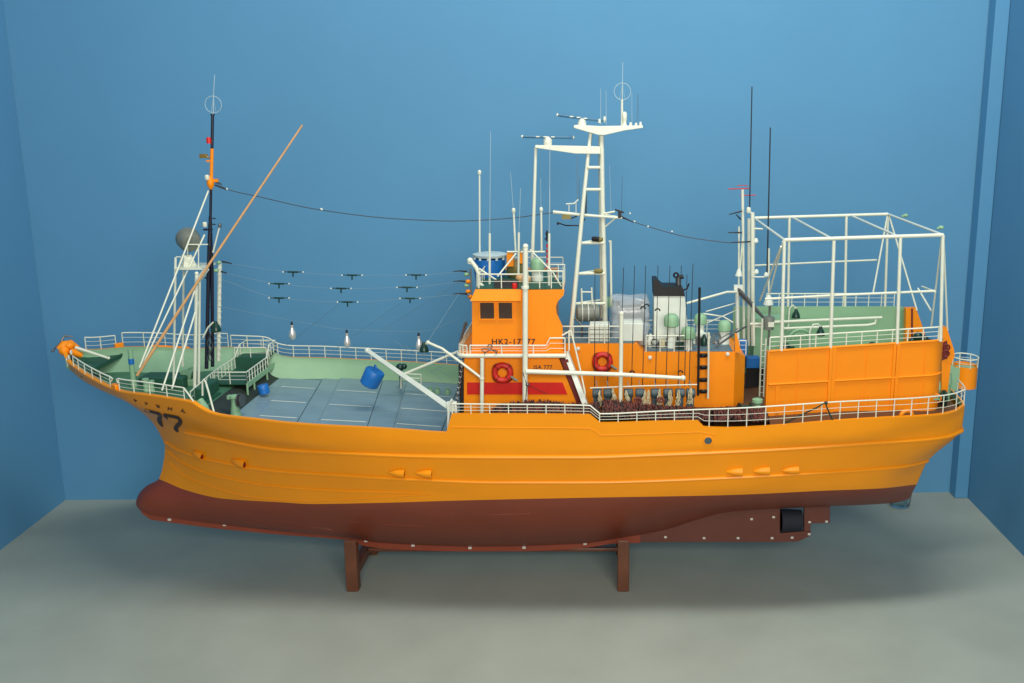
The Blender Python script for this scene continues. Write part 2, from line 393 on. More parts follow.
ru = MB(); ru.pp([(804, 503), (830, 503), (830, 522.5), (811, 523), (810, 531), (804, 531)], -2.2, 4.4); ru = ru.build('rudder', 'shadered', root, bevel=.6)
c = P(791, 520)
mb = MB(); mb.lathe([(10, -11), (12.4, -11), (12, 0), (11.4, 11), (10.2, 11), (9.8, 0), (10, -11)], c, (1, 0, 0), 32); nz = mb.build('aperture_shade_ring', 'apshade', root)  # added ring whose dark blue stands for the shadow in the propeller aperture
pr = empty('propeller', c, root)
mb = MB(); mb.lathe([(1, -4), (2, -2), (2.2, 3), (1.4, 5)], c, (1, 0, 0)); mb.build('propeller_hub', 'amber', pr)
for k in range(4):
    a = math.radians(45+90*k); d = Vector((0, math.cos(a), math.sin(a))); t = Vector((.5, -math.sin(a)*.85, math.cos(a)*.85))
    mb = MB(); q = [c+d*rr+t*w_ for rr, w_ in ((1.5, -1.2), (5, -3.4), (8.4, -2.2), (9, 0), (8.4, 2.4), (5, 3.4), (1.5, 1.2))]
    mb.add(q+[p+Vector((.5, 0, 0)) for p in q], [tuple(range(7)), tuple(range(13, 6, -1))]+[(i, (i+1) % 7, (i+1) % 7+7, i+7) for i in range(7)])
    mb.build('blade', 'amber', pr)
for px, py in ((169.5, 519), (224.5, 524.2), (366, 540.2), (413, 544.8), (470, 547.3), (524, 547), (585, 543)):
    mb = MB(); p = P(px, py, -3.4); mb.box(p, (3.6, 1.8, 2.6)); mb.build('anode', 'zinc', bottom, smooth=False, bevel=.3)
for px, py in ((665.5, 536.5), (704, 537.5), (738, 537.5), (772, 537.5), (792, 537), (751.5, 518.5), (773.5, 516.5), (809, 533.5)):
    mb = MB(); p = P(px, py, -3.4); mb.box(p, (3.0, 1.8, 2.2)); mb.build('anode', 'zinc', bottom, smooth=False, bevel=.3)
for px, py in ((809.5, 521.5), (826.5, 521)):
    mb = MB(); p = P(px, py, -3.0); mb.box(p, (3.0, 1.4, 2.2)); mb.build('anode', 'zinc', ru, smooth=False, bevel=.3)
# scuppers and porthole
for px, py, s_ in ((199, 453.5, 1.0), (240, 461.5, 1.15), (398, 472, 1.05), (425, 472.5, 1.05), (735, 471, 1), (762, 470, 1), (791, 469, 1)):
    p, n = hit(px, py); ax = Vector((1, 0, 0))-n*n.x; ax.normalize()
    mb = MB(); mb.lathe([(.2, -9*s_), (1.9*s_, -6*s_), (3.2*s_, -2*s_), (3.9*s_, 2*s_), (4.1*s_, 6.5*s_), (3.3*s_, 6.5*s_), (3.1*s_, 5.4*s_)], p+n*.9, ax, 16)
    so = mb.build('scupper', 'hull', hull)
    mb = MB(); mb.lathe([(3.0*s_, 5.5*s_), (3.0*s_, 5.9*s_)], p+n*.9, ax, 16); mb.build('opening', 'dred', so)
p, n = hit(708, 440)
mb = MB(); mb.lathe([(4.6, -1), (4.6, 1.0), (3.5, 1.2), (3.5, .3)], p, n, 24); so = mb.build('porthole', 'hull', hull)
mb = MB(); mb.lathe([(3.5, .2), (3.5, .5), (.1, .9)], p, n, 24); mb.build('porthole_glass', 'slate', so)
# hull lettering: shapes laid on the plating
def decal(polys, name='lettering', m='ink', lift=.6, parent=None):
    mb = MB()
    for poly in polys:
        q = []
        for a, b in poly:
            h, n = hit(a, b); q.append(h+n*lift)
        mb.add(q, [tuple(range(len(q)))])
    return mb.build(name, m, parent or hull, smooth=False)
def strip(pts, w0):                                             # one smooth ribbon, stroke widths in pixels
    w0 *= 1.2; fine = []
    for q in range((len(pts)-1)*5+1):
        t = q/5; fine.append([pchip(range(len(pts)), [p[a] for p in pts], t) for a in range(3)] if len(pts) > 2 else [pts[0][a]+(pts[1][a]-pts[0][a])*t for a in range(3)])
    ed = []
    for q, (a, b, w_) in enumerate(fine):
        p, n_ = fine[max(q-1, 0)], fine[min(q+1, len(fine)-1)]; dx, dy = n_[0]-p[0], n_[1]-p[1]; l = math.hypot(dx, dy) or 1
        ed.append(((a-dy/l*w_*w0, b+dx/l*w_*w0), (a+dy/l*w_*w0, b-dx/l*w_*w0)))
    return [[ed[q][0], ed[q+1][0], ed[q+1][1], ed[q][1]] for q in range(len(ed)-1)]
for sevens in (strip([(144.5, 409, .9), (151, 410.6, 1.1), (158.5, 412.6, 1.1)], 1.0)+strip([(157.6, 411.6, 1), (160.4, 415, 1.6), (159.6, 418.6, 1.9), (160.6, 422, 1.5), (163, 426, .5)], 1.0),
               strip([(163.5, 413.6, .9), (170, 415, 1.1), (178.6, 416.8, 1.1)], 1.1)+strip([(164.5, 414.6, 1), (168, 418.4, .4)], 1.0)+strip([(177.6, 416, 1), (180.8, 420.8, 1.6), (178, 424.4, 1.9), (176.2, 427.4, 1.8), (178.6, 431.4, .6)], 1.0)):
    decal(sevens, 'number_seven')
decal(strip([(134, 398.4, 1), (136.5, 400.6, 1)], .45)+strip([(135, 400.8, 1), (137, 399.4, 1)], .3)
      +strip([(145, 401.6, 1), (148, 402.8, 1)], .4)+strip([(145.5, 404, 1), (147.4, 402.9, 1)], .3)
      +strip([(156, 404.2, 1), (160, 405.4, 1)], .45)+strip([(157, 406, 1), (160, 406.8, 1)], .35)
      +strip([(168.6, 406, 1), (168.3, 409.6, 1)], .4)+strip([(171.9, 406.5, 1), (171.6, 410, 1)], .4)+strip([(168.6, 407.8, 1), (171.6, 408.2, 1)], .35)
      +strip([(181.4, 411.2, 1), (183.4, 408, 1)], .38)+strip([(182.6, 409.6, 1), (185.2, 412.2, 1)], .45))

# ------------------------------------------------------------------ railing helper
def railing(base, h, step, parent, mids_=2, r=.66, name='railing', endposts=True, posts=True, ext=False):
    base = [Vector(p) for p in base]; mb = MB()
    hv = [h]*len(base) if not isinstance(h, (list, tuple)) else h
    top = [p+Vector((0, 0, a)) for p, a in zip(base, hv)]
    mb.tube(top, r, 8)
    for m_ in range(mids_):
        fr = (m_+1)/(mids_+1); mb.tube([p+Vector((0, 0, a*fr)) for p, a in zip(base, hv)], r*.36, 6)
    if posts:
        d = [0]
        for a, b in zip(base, base[1:]): d.append(d[-1]+(b-a).length)
        n = max(1, round(d[-1]/step))
        for i in range(n+1):
            s_ = d[-1]*i/n; j = 0
            while j < len(d)-2 and d[j+1] < s_: j += 1
            t = (s_-d[j])/(d[j+1]-d[j]); p = base[j].lerp(base[j+1], t); hh = hv[j]+(hv[j+1]-hv[j])*t
            mb.tube([p-Vector((0, 0, .8)), p+Vector((0, 0, hh))], r*.8, 6)
    return mb.build(name, 'white', parent)
def edge(p0, p1, n, sg=-1, ins=1.6):
    out = []
    for i in range(n+1):
        p = sh(p0+(p1-p0)*i/n); out.append(Vector((p.x, sg*(abs(p.y)-ins), p.z+1.0)))
    return out
def farpx(fp):                                                 # far sheer point seen at a given column
    lo, hi = 61.0, 446.0
    for _ in range(40):
        m_ = (lo+hi)/2; p = sh(m_); q = 600+p.x*FPX/((abs(p.y)+1000)*CT+(480-p.z)*ST)
        if q < fp: lo = m_
        else: hi = m_
    return lo
def edge_far(f0, f1, n): return [V(p.x, abs(p.y)-1.6, p.z+1) for p in (sh(farpx(f0+(f1-f0)*i/n)) for i in range(n+1))]
def rail_end(pts, h):     # small return hook
    return pts
railing(edge(73, 110, 14), 10.5, 15, root); railing(edge(119, 184, 14), 11.5, 17, root)
mb = MB(); a = edge(184, 193, 3); mb.tube([a[0]+V(0, 0, 11.5), a[1]+V(0, 0, 8), a[-1]+V(0, 0, .5)], .75); mb.build('railing', 'white', root)
mb = MB(); mb.tube([edge(119, 120, 1)[0]+V(0, 0, 11.5), edge(117, 118, 1)[0]+V(0, 0, 10.5), edge(118, 119, 1)[0]+V(0, 0, 7)], .7); mb.build('railing', 'white', root)
mb = MB(); mb.tube([edge(110, 111, 1)[0]+V(0, 0, 10.5), edge(113, 114, 1)[0]+V(0, 0, 9.5), edge(111, 112, 1)[0]+V(0, 0, 6)], .7); mb.build('railing', 'white', root)
railing(edge_far(87, 117, 12), 13, 20, root); railing(edge_far(124, 229, 24), 15.5, 22, root)
railing(edge_far(232, 462, 60), 13.5, 17.5, root)
def hfn(px): return pchip([449, 590, 602, 700, 740, 840, 963], [12, 11.3, 10.8, 12.5, 20, 19.5, 18.5], px)
def yrail(px):
    return pchip([449, 480, 590, 600.5, 659, 700, 730, 828, 950, 963], [403.2, 403.6, 405, 413.3, 410.7, 409, 408, 401.8, 394, 389.5], px)
bs = []; hs = []
for px in [449]+list(range(455, 590, 10))+[590, 600, 610]+list(range(620, 698, 10))+[698, 704]+list(range(715, 960, 10))+[963]:
    pxx = max(px, 452); p = sh(pxx); q = Vector((p.x, -(abs(p.y)-1.6), p.z+1)); t = P(px, yrail(px), q.y)
    bs.append(q); hs.append(t.z-q.z)
for t_ in G['L0'][-8:-3]: bs.append(V(t_.x-1, t_.y, t_.z+1)); hs.append(hs[-1])
railing(bs, hs, 17.4, root)
railing(edge(452, 590, 14, 1), 12, 17, root); railing(edge(704, 960, 24, 1), 16, 18, root)
# rounded stern bulwark inner green + winch blocks
# ------------------------------------------------------------------ bow fittings
bf = MB()
bf.tube([P(60, 349, -6), P(64, 344, -4), P(70, 343, 0), P(76, 348, 4)], 4.2, 10); bf.tube([P(70, 351, -8), P(82, 355, -2)], 4, 10, 3)
bf.ball(P(64, 350, -6), 5.2); bf.ball(P(69, 345, -2), 5.6, .8)
bf = bf.build('bow_roller_housing', 'orange', root)
mb = MB(); mb.tube([P(75.5, 347, -4), P(108, 357.5, -4)], 1.7, 8, 1.2); mb.ball(P(108.5, 357.5, -4), 1.6); mb.build('bowsprit_spar', 'white', root)
mb = MB(); mb.tube([P(53, 350, -6), P(62, 341, -2)], .9); mb.tube([P(61, 342, -2), P(64, 335.5, 0), P(73, 336, 6)], 1.3, 8, .9); mb.ball(P(52.6, 350.4, -6), 1.5); mb.build('anchor', 'dsteel', root)
mb = MB()
for a, b in ((67, 360), (69, 357), (68, 364), (71, 352)): mb.torus(P(a, b, -22), 2.1, .7, (1, .3, 0), 12, 6)
mb.build('anchor_chain', 'cream', root)
for sg in (-1, 1):
    mb = MB(); a = edge(111.5, 118, 4, sg, 2) if sg < 0 else edge_far(117, 123, 4)
    mb.box(a[2]+V(0, 0, 2.2), (9, 5, 5), Matrix.Rotation(math.radians(-38*(-sg)), 3, 'Z')); mb.build('fairlead', 'orange', root, bevel=.8)
mb = MB(); a = edge_far(152, 190, 6); mb.tube([p+V(0, 0, .6) for p in a], 1.4, 8); mb.build('fairlead', 'orange', root)
mb = MB(); vs = []
for i in range(15):
    p = sh(62+(77-62)*i/14); z = p.z-6; b = max(min(abs(p.y)-3, hb(p.x, z, 0)-2.4), .1); vs += [(p.x, -b, z), (p.x, b, z)]
mb.add(vs, [(2*i, 2*i+1, 2*i+3, 2*i+2) for i in range(14)]); p = sh(77); mb.box((p.x, 0, p.z-7), (1.6, 2*abs(p.y)-14, 4)); mb.build('bow_platform', 'green', root, smooth=False)
# breakwater inside bow, winches
dz = lambda x: deckZ(x)
def deckpt(px, py):                     # pixel -> point standing on the deck
    p = F(px, py, 200)
    for _ in range(6): p = F(px, py, deckZ(p.x))
    return p
def bollard(px, py, r, h, nm='bollard', m='lgreen', head=True, band=None):
    p = deckpt(px, py); mb = MB(); pr_ = [(r*1.25, -.5), (r*1.2, h*.12), (r, h*.2), (r*.9, h*.8)]
    if head: pr_ += [(r*1.3, h*.84), (r*1.3, h*.97), (r*.9, h)]
    else: pr_ += [(r*.9, h)]
    mb.lathe(pr_, p, n=16); o_ = mb.build(nm, m, root)
    if band:
        mb = MB(); mb.lathe([(r*1.08, h*.62), (r*1.08, h*.76)], p, n=16); mb.build('band', band, o_)
    return o_
bollard(134, 387, 2.6, 40, head=False, band='blue'); bollard(146.5, 391, 2.6, 14); bollard(152, 391, 2.6, 12)
def winch(px, py, w_, nm='windlass'):
    p = deckpt(px, py); e_ = empty(nm, p, root)
    mb = MB(); mb.box(p+V(0, 0, w_*.25), (w_, w_*1.1, w_*.5)); mb.build('winch_bed', 'lgreen', e_, bevel=.8)
    mb = MB(); mb.lathe([(w_*.46, -w_*.45), (w_*.46, -w_*.38), (w_*.28, -w_*.36), (w_*.28, w_*.36), (w_*.46, w_*.38), (w_*.46, w_*.45)], p+V(0, 0, w_*.8), (.25, 1, 0), 20); mb.build('winch_drum', 'lgreen', e_)
    mb = MB(); mb.box(p+V(w_*.45, 0, w_*.55), (w_*.18, w_*.5, w_*1.1)); mb.build('winch_motor', 'green', e_, bevel=.6)
    return e_
winch(190, 384, 14); winch(189, 366, 11)
mb = MB(); p = deckpt(170, 392); mb.box(p+V(-14, 25, 6), (46, 26, 12)); mb.build('chain_locker', 'green', root, bevel=1)
mb = MB(); p = deckpt(200, 400); mb.box(p+V(0, 20, 6), (10, 40, 13)); mb.build('deck_coaming', 'green', root, bevel=1)
# horn shaped vents and capstans in the well
p = deckpt(236, 417); cp = empty('capstan', p, root)
mb = MB(); mb.lathe([(5.6, -.5), (5, 4), (3.6, 12), (3.2, 19), (4.6, 20), (4.6, 22.5), (3, 23.2)], p, n=20); mb.box(p+V(-3, 0, 21), (7, 5, 3.4)); mb.build('capstan_post', 'lgreen', cp)
mb = MB(); mb.lathe([(7, 0), (7, 1.4), (3, 1.6), (3, 3), (6, 3.2), (6, 4.2)], p+V(4.5, -1, 18), (1, -.15, 0), 24); mb.build('hand_wheel', 'dsteel', cp)
p = deckpt(206, 413); mb = MB(); mb.tube([p, p+V(-1, 0, 6), p+V(-6, 2, 13)], 4.5, 14, 3.6); mb.build('vent_cowl', 'lgreen', root)
# foremast
fm = empty('foremast', P(210, 366), root)
mb = MB(); mb.tube([P(206.5, 368), P(208.6, 268), P(209.6, 236)], 2.0, 10, 1.9); mb.build('mast_pole', 'mast', fm)
mb = MB(); mb.tube([P(212.6, 366, 4), P(212, 272, 2), P(210.6, 232)], 1.9, 10, 1.7)
mb.tube([P(209.8, 246), P(210.4, 215)], 2.6, 10, 1.5); mb.tube([P(210.4, 222), P(211, 186)], 1.35, 10)
for y in (306, 334): mb.tube([P(207, y), P(212.5, y, 3)], .9, 6)
mb.build('mast_pole', 'mast', fm)
mb = MB(); mb.tube([P(212, 149), P(212.6, 114)], 1.5, 10); mb.lathe([(2, 0), (2, 1.5)], P(212.6, 115)); mb.build('top_pole', 'mast', fm)
mb = MB(); mb.tube([P(211, 188), P(212, 148)], 1.7, 10); mb.lathe([(1.2, 0), (3.4, 4), (3.6, 8), (1.8, 13)], P(211, 189)); mb.box(P(214.5, 180), (7, 3, 3)); mb.box(P(209, 160.5), (5, 3, 1.6)); mb.build('mast_collar', 'orange', fm)
mb = MB(); mb.torus(P(213.2, 104), 8, .28, (0, 1, 0), 32, 6); mb.tube([P(213.2, 113), P(213.4, 96)], .4); mb.tube([P(213.4, 97), P(214.6, 74)], .3, 6); mb.tube([P(211, 112), P(213.4, 97), P(216, 112)], .2, 5); mb.build('loop_antenna', 'pale', fm)
mb = MB(); mb.lathe([(2.2, 0), (2.4, 4), (1.6, 6)], P(209, 143, -2)); mb.build('red_signal_light', 'bandred', fm)
mb = MB(); mb.box(P(203.5, 155.5, -2), (7, 4, 4)); mb.tube([P(206, 155.5, -2), P(210.5, 158)], .8); mb.build('signal_horn', 'amber', fm, bevel=.6)
for a, b in ((207.2, 177.5), (205, 224.5)):
    mb = MB(); mb.lathe([(1.6, 0), (2.2, 1), (2.2, 4), (1.2, 5)], P(a, b+2, -3)); mb.build('mast_light', 'white', fm)
mb = MB(); mb.torus(P(212, 224), 3.5, .35, (0, 0, 1), 16, 5); mb.torus(P(212, 218), 3.5, .35, (0, 0, 1), 16, 5)
mb.box(P(208, 229), (8, 5, 1.6)); mb.build('lookout_ring', 'mast', fm)
mb = MB(); mb.tube([P(213, 252, -3), P(219.5, 226.5, -4)], .9, 8, .8); mb.build('mast_strut', 'white', fm)
mb = MB(); mb.lathe([(1.3, 0), (1.8, 2), (1.2, 4)], P(220, 227, -4)); mb.build('mast_light', 'dsteel', fm)
for a, b, c_, d in ((214, 180, 222, 184), (215, 184.5, 227, 189.5), (222, 261, 232, 263), (221, 271, 227, 272.5), (205, 277, 209, 279)):
    mb = MB(); mb.tube([P(a, b), P((a+c_)/2, (b+d)/2), P(c_, d)], .9, 6, .5); mb.build('insulator', 'black', fm)
for a, b in ((201, 266), (219, 262), (216, 270), (204, 268)):
    mb = MB(); mb.ball(P(a, b, -3), 2.4, .8); mb.build('wire_fitting', 'lgreen', fm)
mb = MB()
for k in range(3): mb.tube([P(208.5+k*1.5+1.2*math.sin(i*1.3+k), 330+i*3.4, -3-k) for i in range(10)], .5, 5)
mb.build('signal_cable', 'dsteel', fm)
# searchlight tower
tw = empty('searchlight_tower', P(186, 380), root)
mb = MB(); mb.tube([P(175.5, 257, -18), P(173.6, 382, -18)], 1.2, 8); mb.tube([P(183.6, 268, 12), P(182.6, 366, 12)], 1.2, 8)
mb.tube([P(196.6, 273, -25), P(194.6, 388, -25)], 1.7, 10); mb.tube([P(199.6, 276, -15), P(198.6, 386, -15)], 1.4, 10)
mb.tube([P(219.8, 262, 8), P(218.4, 360, 8)], 2.0, 10); mb.ball(P(196.6, 273, -25), 2); mb.build('tower_post', 'white', tw)
mb = MB(); mb.bb(P(175, 268, -18).x, P(203, 268, -18).x, -20, 16, P(175, 269, -18).z, P(175, 267, -18).z); mb.build('tower_platform', 'white', tw)
mb = MB(); q0 = P(187.5, 267, -4); mb.lathe([(10, 0), (8.2, 5), (5.6, 12), (5, 13)], q0, n=4); mb.build('searchlight_base', 'white', tw, smooth=False)
mb = MB(); mb.tube([P(187, 244, -18), P(208, 244, -12)], .6); mb.tube([P(198.5, 244, -18), P(198.5, 268, -18)], .6); mb.tube([P(187.5, 244, -18), P(187.5, 256, -12)], .6); mb.tube([P(176, 256.5, -18), P(181, 256.5, -18)], .6); mb.build('tower_rail', 'white', tw)
mb = MB(); mb.lathe([(3, -9), (8, -8), (10.6, -4), (11.6, 3), (11.6, 6), (10.4, 6), (9, 4)], P(189, 240, -4), (-.5, .75, .28), 28); sl = mb.build('searchlight', 'greydrum', tw)
mb = MB(); mb.lathe([(9.4, 4.4), (9.2, 5), (5, 6)], P(189, 240, -4), (-.5, .75, .28), 28); mb.build('searchlight_glass', 'slate', sl)
mb = MB()
for a, b, ya, c_, d, yb_ in ((208.5, 190, 0, 139.5, 367, -60), (204.7, 234, 0, 139, 372, -55), (197, 283, -20, 162, 390, -95), (200, 296, -10, 172, 388, -97)):
    mb = MB(); mb.tube([P(a, b, ya), P(c_, d, yb_)], .85, 8); mb.build('stay', 'white', fm)
mb = MB()
for k in range(15): y = 268+k*6.2; mb.tube([P(217.4, y, 6), P(221.6, y, 6)], .35, 5)
mb.build('tower_rung', 'white', tw)
mb = MB(); mb.tube([P(137, 375, -55), P(205, 270, -30), P(302.5, 124.5, -10)], 1.6, 10, .9); mb.build('derrick_boom', 'tan', root)
mb = MB(); mb.tube([P(198, 280, -26), P(207, 268, -26)], 2.6, 8); mb.build('boom_clamp', 'cream', fm)
# bell shaped work lamps
def bell(px, py, Y, r=4.6, arm=None):
    e_ = empty('work_lamp', P(px, py, Y), root); mb = MB()
    mb.lathe([(r, -r*.8), (r*1.02, -r*.6), (r*.8, r*.2), (r*.45, r*.8), (r*.3, r*1.3)], P(px, py, Y), n=20); mb.build('lamp_shade', 'lampgreen', e_)
    mb = MB(); mb.ball(P(px, py, Y)+V(0, 0, -r*.7), r*.5); mb.build('bulb', 'steel', e_)
    if arm: mb = MB(); mb.tube([P(a, b, Y) for a, b in arm], .9, 8); mb.build('lamp_arm', 'white', e_)
bell(216, 327, -6, 5, [(203, 337), (208, 327), (213, 322), (216, 322)])
bell(424, 347.5, -40, 4.6, [(428, 341), (425, 344)])
bell(796, 314, 60, 4.6, [(788, 330), (789.5, 308), (793, 304.5), (796, 308)])
bell(820.5, 331.5, 0, 4.6, [(809.5, 349), (810, 330), (813, 324), (818, 323.5), (820.5, 326.5)])
# catwalk between forecastle and well
cw = empty('catwalk', (P(246.6, 384, 13).x-20, 60, 184), root)
xl, xr = P(213.5, 383, 13).x, P(247, 383, 13).x; z1, z2 = 206, 218
mb = MB(); mb.bb(xl, xr, 13, 78, z1-1.6, z1); mb.bb(xl+2, xr, 80, 112, z2-1.6, z2); mb.bb(xl, xr, 78, 80, z1-1, z2); mb.build('catwalk_floor', 'green', cw, smooth=False)
for x, y in ((xl, 13), (xr, 13), (xr, 34), (xr, 76), (xr, 110), (xl, 76)):
    mb = MB(); mb.tube([V(x, y, z1), V(x, y, deckZ(x)-.5)], 1.1, 8); mb.build('catwalk_leg', 'lgreen', cw)
mb = MB(); mb.bb(xr-.6, xr+.8, 13.2, 112, z1-5, z1+.4); mb.bb(xl-.8, xl+.6, 13.2, 112, z1-5, z1+.4); mb.build('catwalk_beam', 'lgreen', cw, smooth=False)
railing([V(xl, 13, z1), V(xr, 13, z1)], 12, 16, cw)
railing([V(xr, 13, z1), V(xr, 78, z1), V(xr, 90, z2), V(xr, 112, z2)], 12, 9, cw, 1)
railing([V(xl-2, -42, z1-6), V(xl, 13, z1), V(xl, 78, z1), V(xl+2, 90, z2), V(xl+2, 112, z2)], 12, 10, cw, 1)
railing([V(xl+2, 112, z2), V(xr, 112, z2)], 12, 16, cw); railing([V(xl, 79, z2-1), V(xr, 79, z2-1)], 12, 16, cw, 1)
mb = MB(); mb.tube([P(202.5, 395, -90), P(202.5, 381, -90), P(203.6, 379, -90), P(205.5, 381, -90), P(209, 393, -92), P(214, 412, -100)], .9); mb.build('handrail', 'white', root)
mb = MB(); x0 = P(205, 400, -40).x
for k in range(4): mb.bb(x0+k*5, x0+5+k*5, -60, -10, deckZ(x0+30)-1, deckZ(x0+30)+12-k*3)
mb.build('deck_steps', 'green', root, smooth=False)
# well-deck boards with white lines
lines_ = {0: [((262, 415.5), (299, 417.2)), ((322, 421), (366, 423.6)), ((396, 427), (440, 429.5))],
          1: [((271, 402), (307, 403.2)), ((329, 405.2), (372, 408)), ((400, 410.2), (447, 412.4))],
          2: [((282, 387.4), (315, 389.2)), ((337, 391.2), (376, 394.2)), ((405, 396), (452, 399))]}
bd = MB(); xb = [(-395, -352), (-350, -322), (-320, -268), (-266, -240), (-238, -186), (-184, -166), (-164, XB-XB-152)]
mb = MB()
cols_x = [(deckpt(a[0], a[1]).x-3, deckpt(b[0], b[1]).x+3) for a, b in lines_[0]]
ry = [np.mean([deckpt(*lines_[r][k][0]).y for k in range(3)]) for r in range(3)]
fits = []
for k in range(3):
    fits.append(tuple(np.polyfit(ry, [deckpt(*lines_[r][k][e]).x for r in range(3)], 1) for e in (0, 1)))
def fx(f, y): return float(f[0]*y+f[1])
edges_y = [-112, (ry[0]+ry[1])/2, (ry[1]+ry[2])/2, ry[2]+(ry[2]-ry[1])*.5, 112]
strips = []; last = lambda y: XW+1+max(0, (y+100)*.0)
for k in range(3):
    A0, B0 = (lambda y, k=k: fx(fits[k][0], y)-2), (lambda y, k=k: fx(fits[k][1], y)+2)
    strips += [(last, lambda y, A0=A0: A0(y)-.5, 0), (A0, B0, 1)]; last = lambda y, B0=B0: B0(y)+.5
strips.append((last, lambda y: XB-3, 0))
for fa, fb, hatch in strips:
    ys = edges_y if hatch else [-112, -56, 0, 56, 112]
    for y0, y1 in zip(ys, ys[1:]):
        xm = min(fa(y0), fa(y1)); lim = min(hb(xm+.5, deckZ(xm)), bre(xm))-4
        y0_, y1_ = max(y0+.5, -lim), min(y1-.5, lim); h_ = 1.9 if hatch else 1.1
        q_ = [(fa(y0_), y0_), (fb(y0_), y0_), (fb(y1_), y1_), (fa(y1_), y1_)]
        if q_[1][0]-q_[0][0] < 2 or q_[2][0]-q_[3][0] < 2: continue
        bb_ = MB(); vs = [(min(x, XB-3), y, deckZ(min(x, XB-3))+.1) for x, y in q_]
        bb_.add(vs+[(x, y, z+h_) for x, y, z in vs], [(3, 2, 1, 0), (4, 5, 6, 7), (0, 1, 5, 4), (1, 2, 6, 5), (2, 3, 7, 6), (3, 0, 4, 7)])
        bb_.build('hatch_board' if hatch else 'deck_board', 'board', root, smooth=False, bevel=.25)
for r in range(3):
    for k in range(3):
        y = ry[r]; a, b = fx(fits[k][0], y), min(fx(fits[k][1], y), XB-4); mb = MB()
        mb.add([(a, y-1.2, deckZ(a)+2.2), (b, y-1.2, deckZ(b)+2.2), (b, y+1.2, deckZ(b)+2.2), (a, y+1.2, deckZ(a)+2.2)], [(0, 1, 2, 3)]); mb.build('deck_stripe', 'cream', root, smooth=False)
# white fish boom and davit near the house
mb = MB(); A_, B_ = P(367.5, 350, -10), P(452, 409, -116)
mb.tube([A_, B_], 2.6, 4, 3.6); mb.ball(A_, 3); mb.build('loading_boom', 'cream', root, smooth=False)
mb = MB(); mb.tube([P(448, 433, -118), P(449, 404, -118), P(452, 399, -118), P(455, 402, -118), P(456, 412, -118)], 1.4); mb.box(P(452, 406, -116), (9, 5, 9)); mb.build('boom_bracket', 'cream', root, bevel=.6)
mb = MB(); mb.tube([P(403, 374, -56), P(462, 349.5, -70)], 1.3, 8); mb.build('boom_stay', 'white', root)
mb = MB(); mb.tube([P(428, 342, -80), P(436, 345.5, -82), P(442, 348, -84), P(461, 362, -88), P(481.5, 377.5, -92)], 1.25, 8); mb.ball(P(428, 342, -80), 2); mb.build('davit_arm', 'white', root)
mb = MB(); mb.tube([P(482.2, 358, -92), P(481.8, 412, -92)], 1.9, 10); mb.ball(P(482, 378, -92), 2.3); mb.build('davit_post', 'white', root)
mb = MB(); mb.tube([P(401, 388, 60), P(401, 373, 60), P(421, 374, 60), P(421, 389, 60)], .9); mb.tube([P(402, 377, 60), P(420, 378, 60)], .7); mb.build('deck_frame', 'white', root)
mb = MB(); mb.ball(P(400, 367, 40), 4.5); mb.ball(P(404, 366, 42), 3.4); mb.tube([P(400, 370, 40), deckpt(401, 384)], 1.6); mb.build('deck_winch', 'lampgreen', root)
for px, py in ((447, 378), (437, 385), (430, 381)):
    mb = MB(); p = P(px, py, 70); mb.lathe([(3.4, 0), (3.4, 5), (2, 8), (2.6, 9)], V(p.x, p.y, deckZ(p.x)-.5)); mb.build('bollard', 'lgreen', root)

# ------------------------------------------------------------------ houses
YH, YL = -78.0, -80.0
wh = empty('wheelhouse', P(515, 352, YH), root)
zt = P(500, 289, YH).z; zb = P(500, 353, YH).z
prof = [(472, 353), (472, 300.5), (474.5, 290), (521, 289.4), (564.5, 289.4), (563.5, 295), (558, 300.5), (555.8, 306), (556.5, 313), (562.5, 326), (563, 353)]
q = [(P(a, b, YH).x, P(a, b, YH).z) for a, b in prof]
xq = P(552, 300, YH).x
mb = MB(); mb.prism([q[0], q[1], q[2], (xq, q[3][1]), (xq, q[0][1])], YH+.3, 65); mb.build('cabin_wall', 'orange', wh, smooth=False)
mb = MB(); mb.prism([(xq-6, q[0][1]), (xq-6, q[4][1])]+q[4:], YH, YH+3); mb.build('wing_plate', 'orange', wh, smooth=False)
mb = MB(); mb.bb(xq, q[4][0]-1, YH+3, -25, q[4][1]-1.6, q[4][1]-.2); mb.build('roof_wing', 'orange', wh, smooth=False)
zr = P(500, 289.4, YH).z
mb = MB(); mb.bb(q[2][0]+1, xq, YH+2, 40, zr+.3, zr+1.0); mb.bb(xq, q[4][0]-2, YH+4, -26, zr+.1, zr+.8); mb.build('roof', 'green', wh, smooth=False)
a0 = P(470, 300.5, YH-6); a1 = P(521, 300.5, YH-6); t0 = P(475.5, 289, YH-.5); t1 = P(521, 289, YH-.5)
mb = MB(); vs = [a0, a1, t1, t0, V(a0.x, YH+1, a0.z), V(a1.x, YH+1, a1.z), V(t1.x, YH+1, t1.z), V(t0.x, YH+1, t0.z)]
mb.add(vs, [(0, 1, 2, 3), (4, 7, 6, 5), (0, 4, 5, 1), (1, 5, 6, 2), (2, 6, 7, 3), (3, 7, 4, 0)]); mb.build('visor', 'orange', wh, smooth=False)
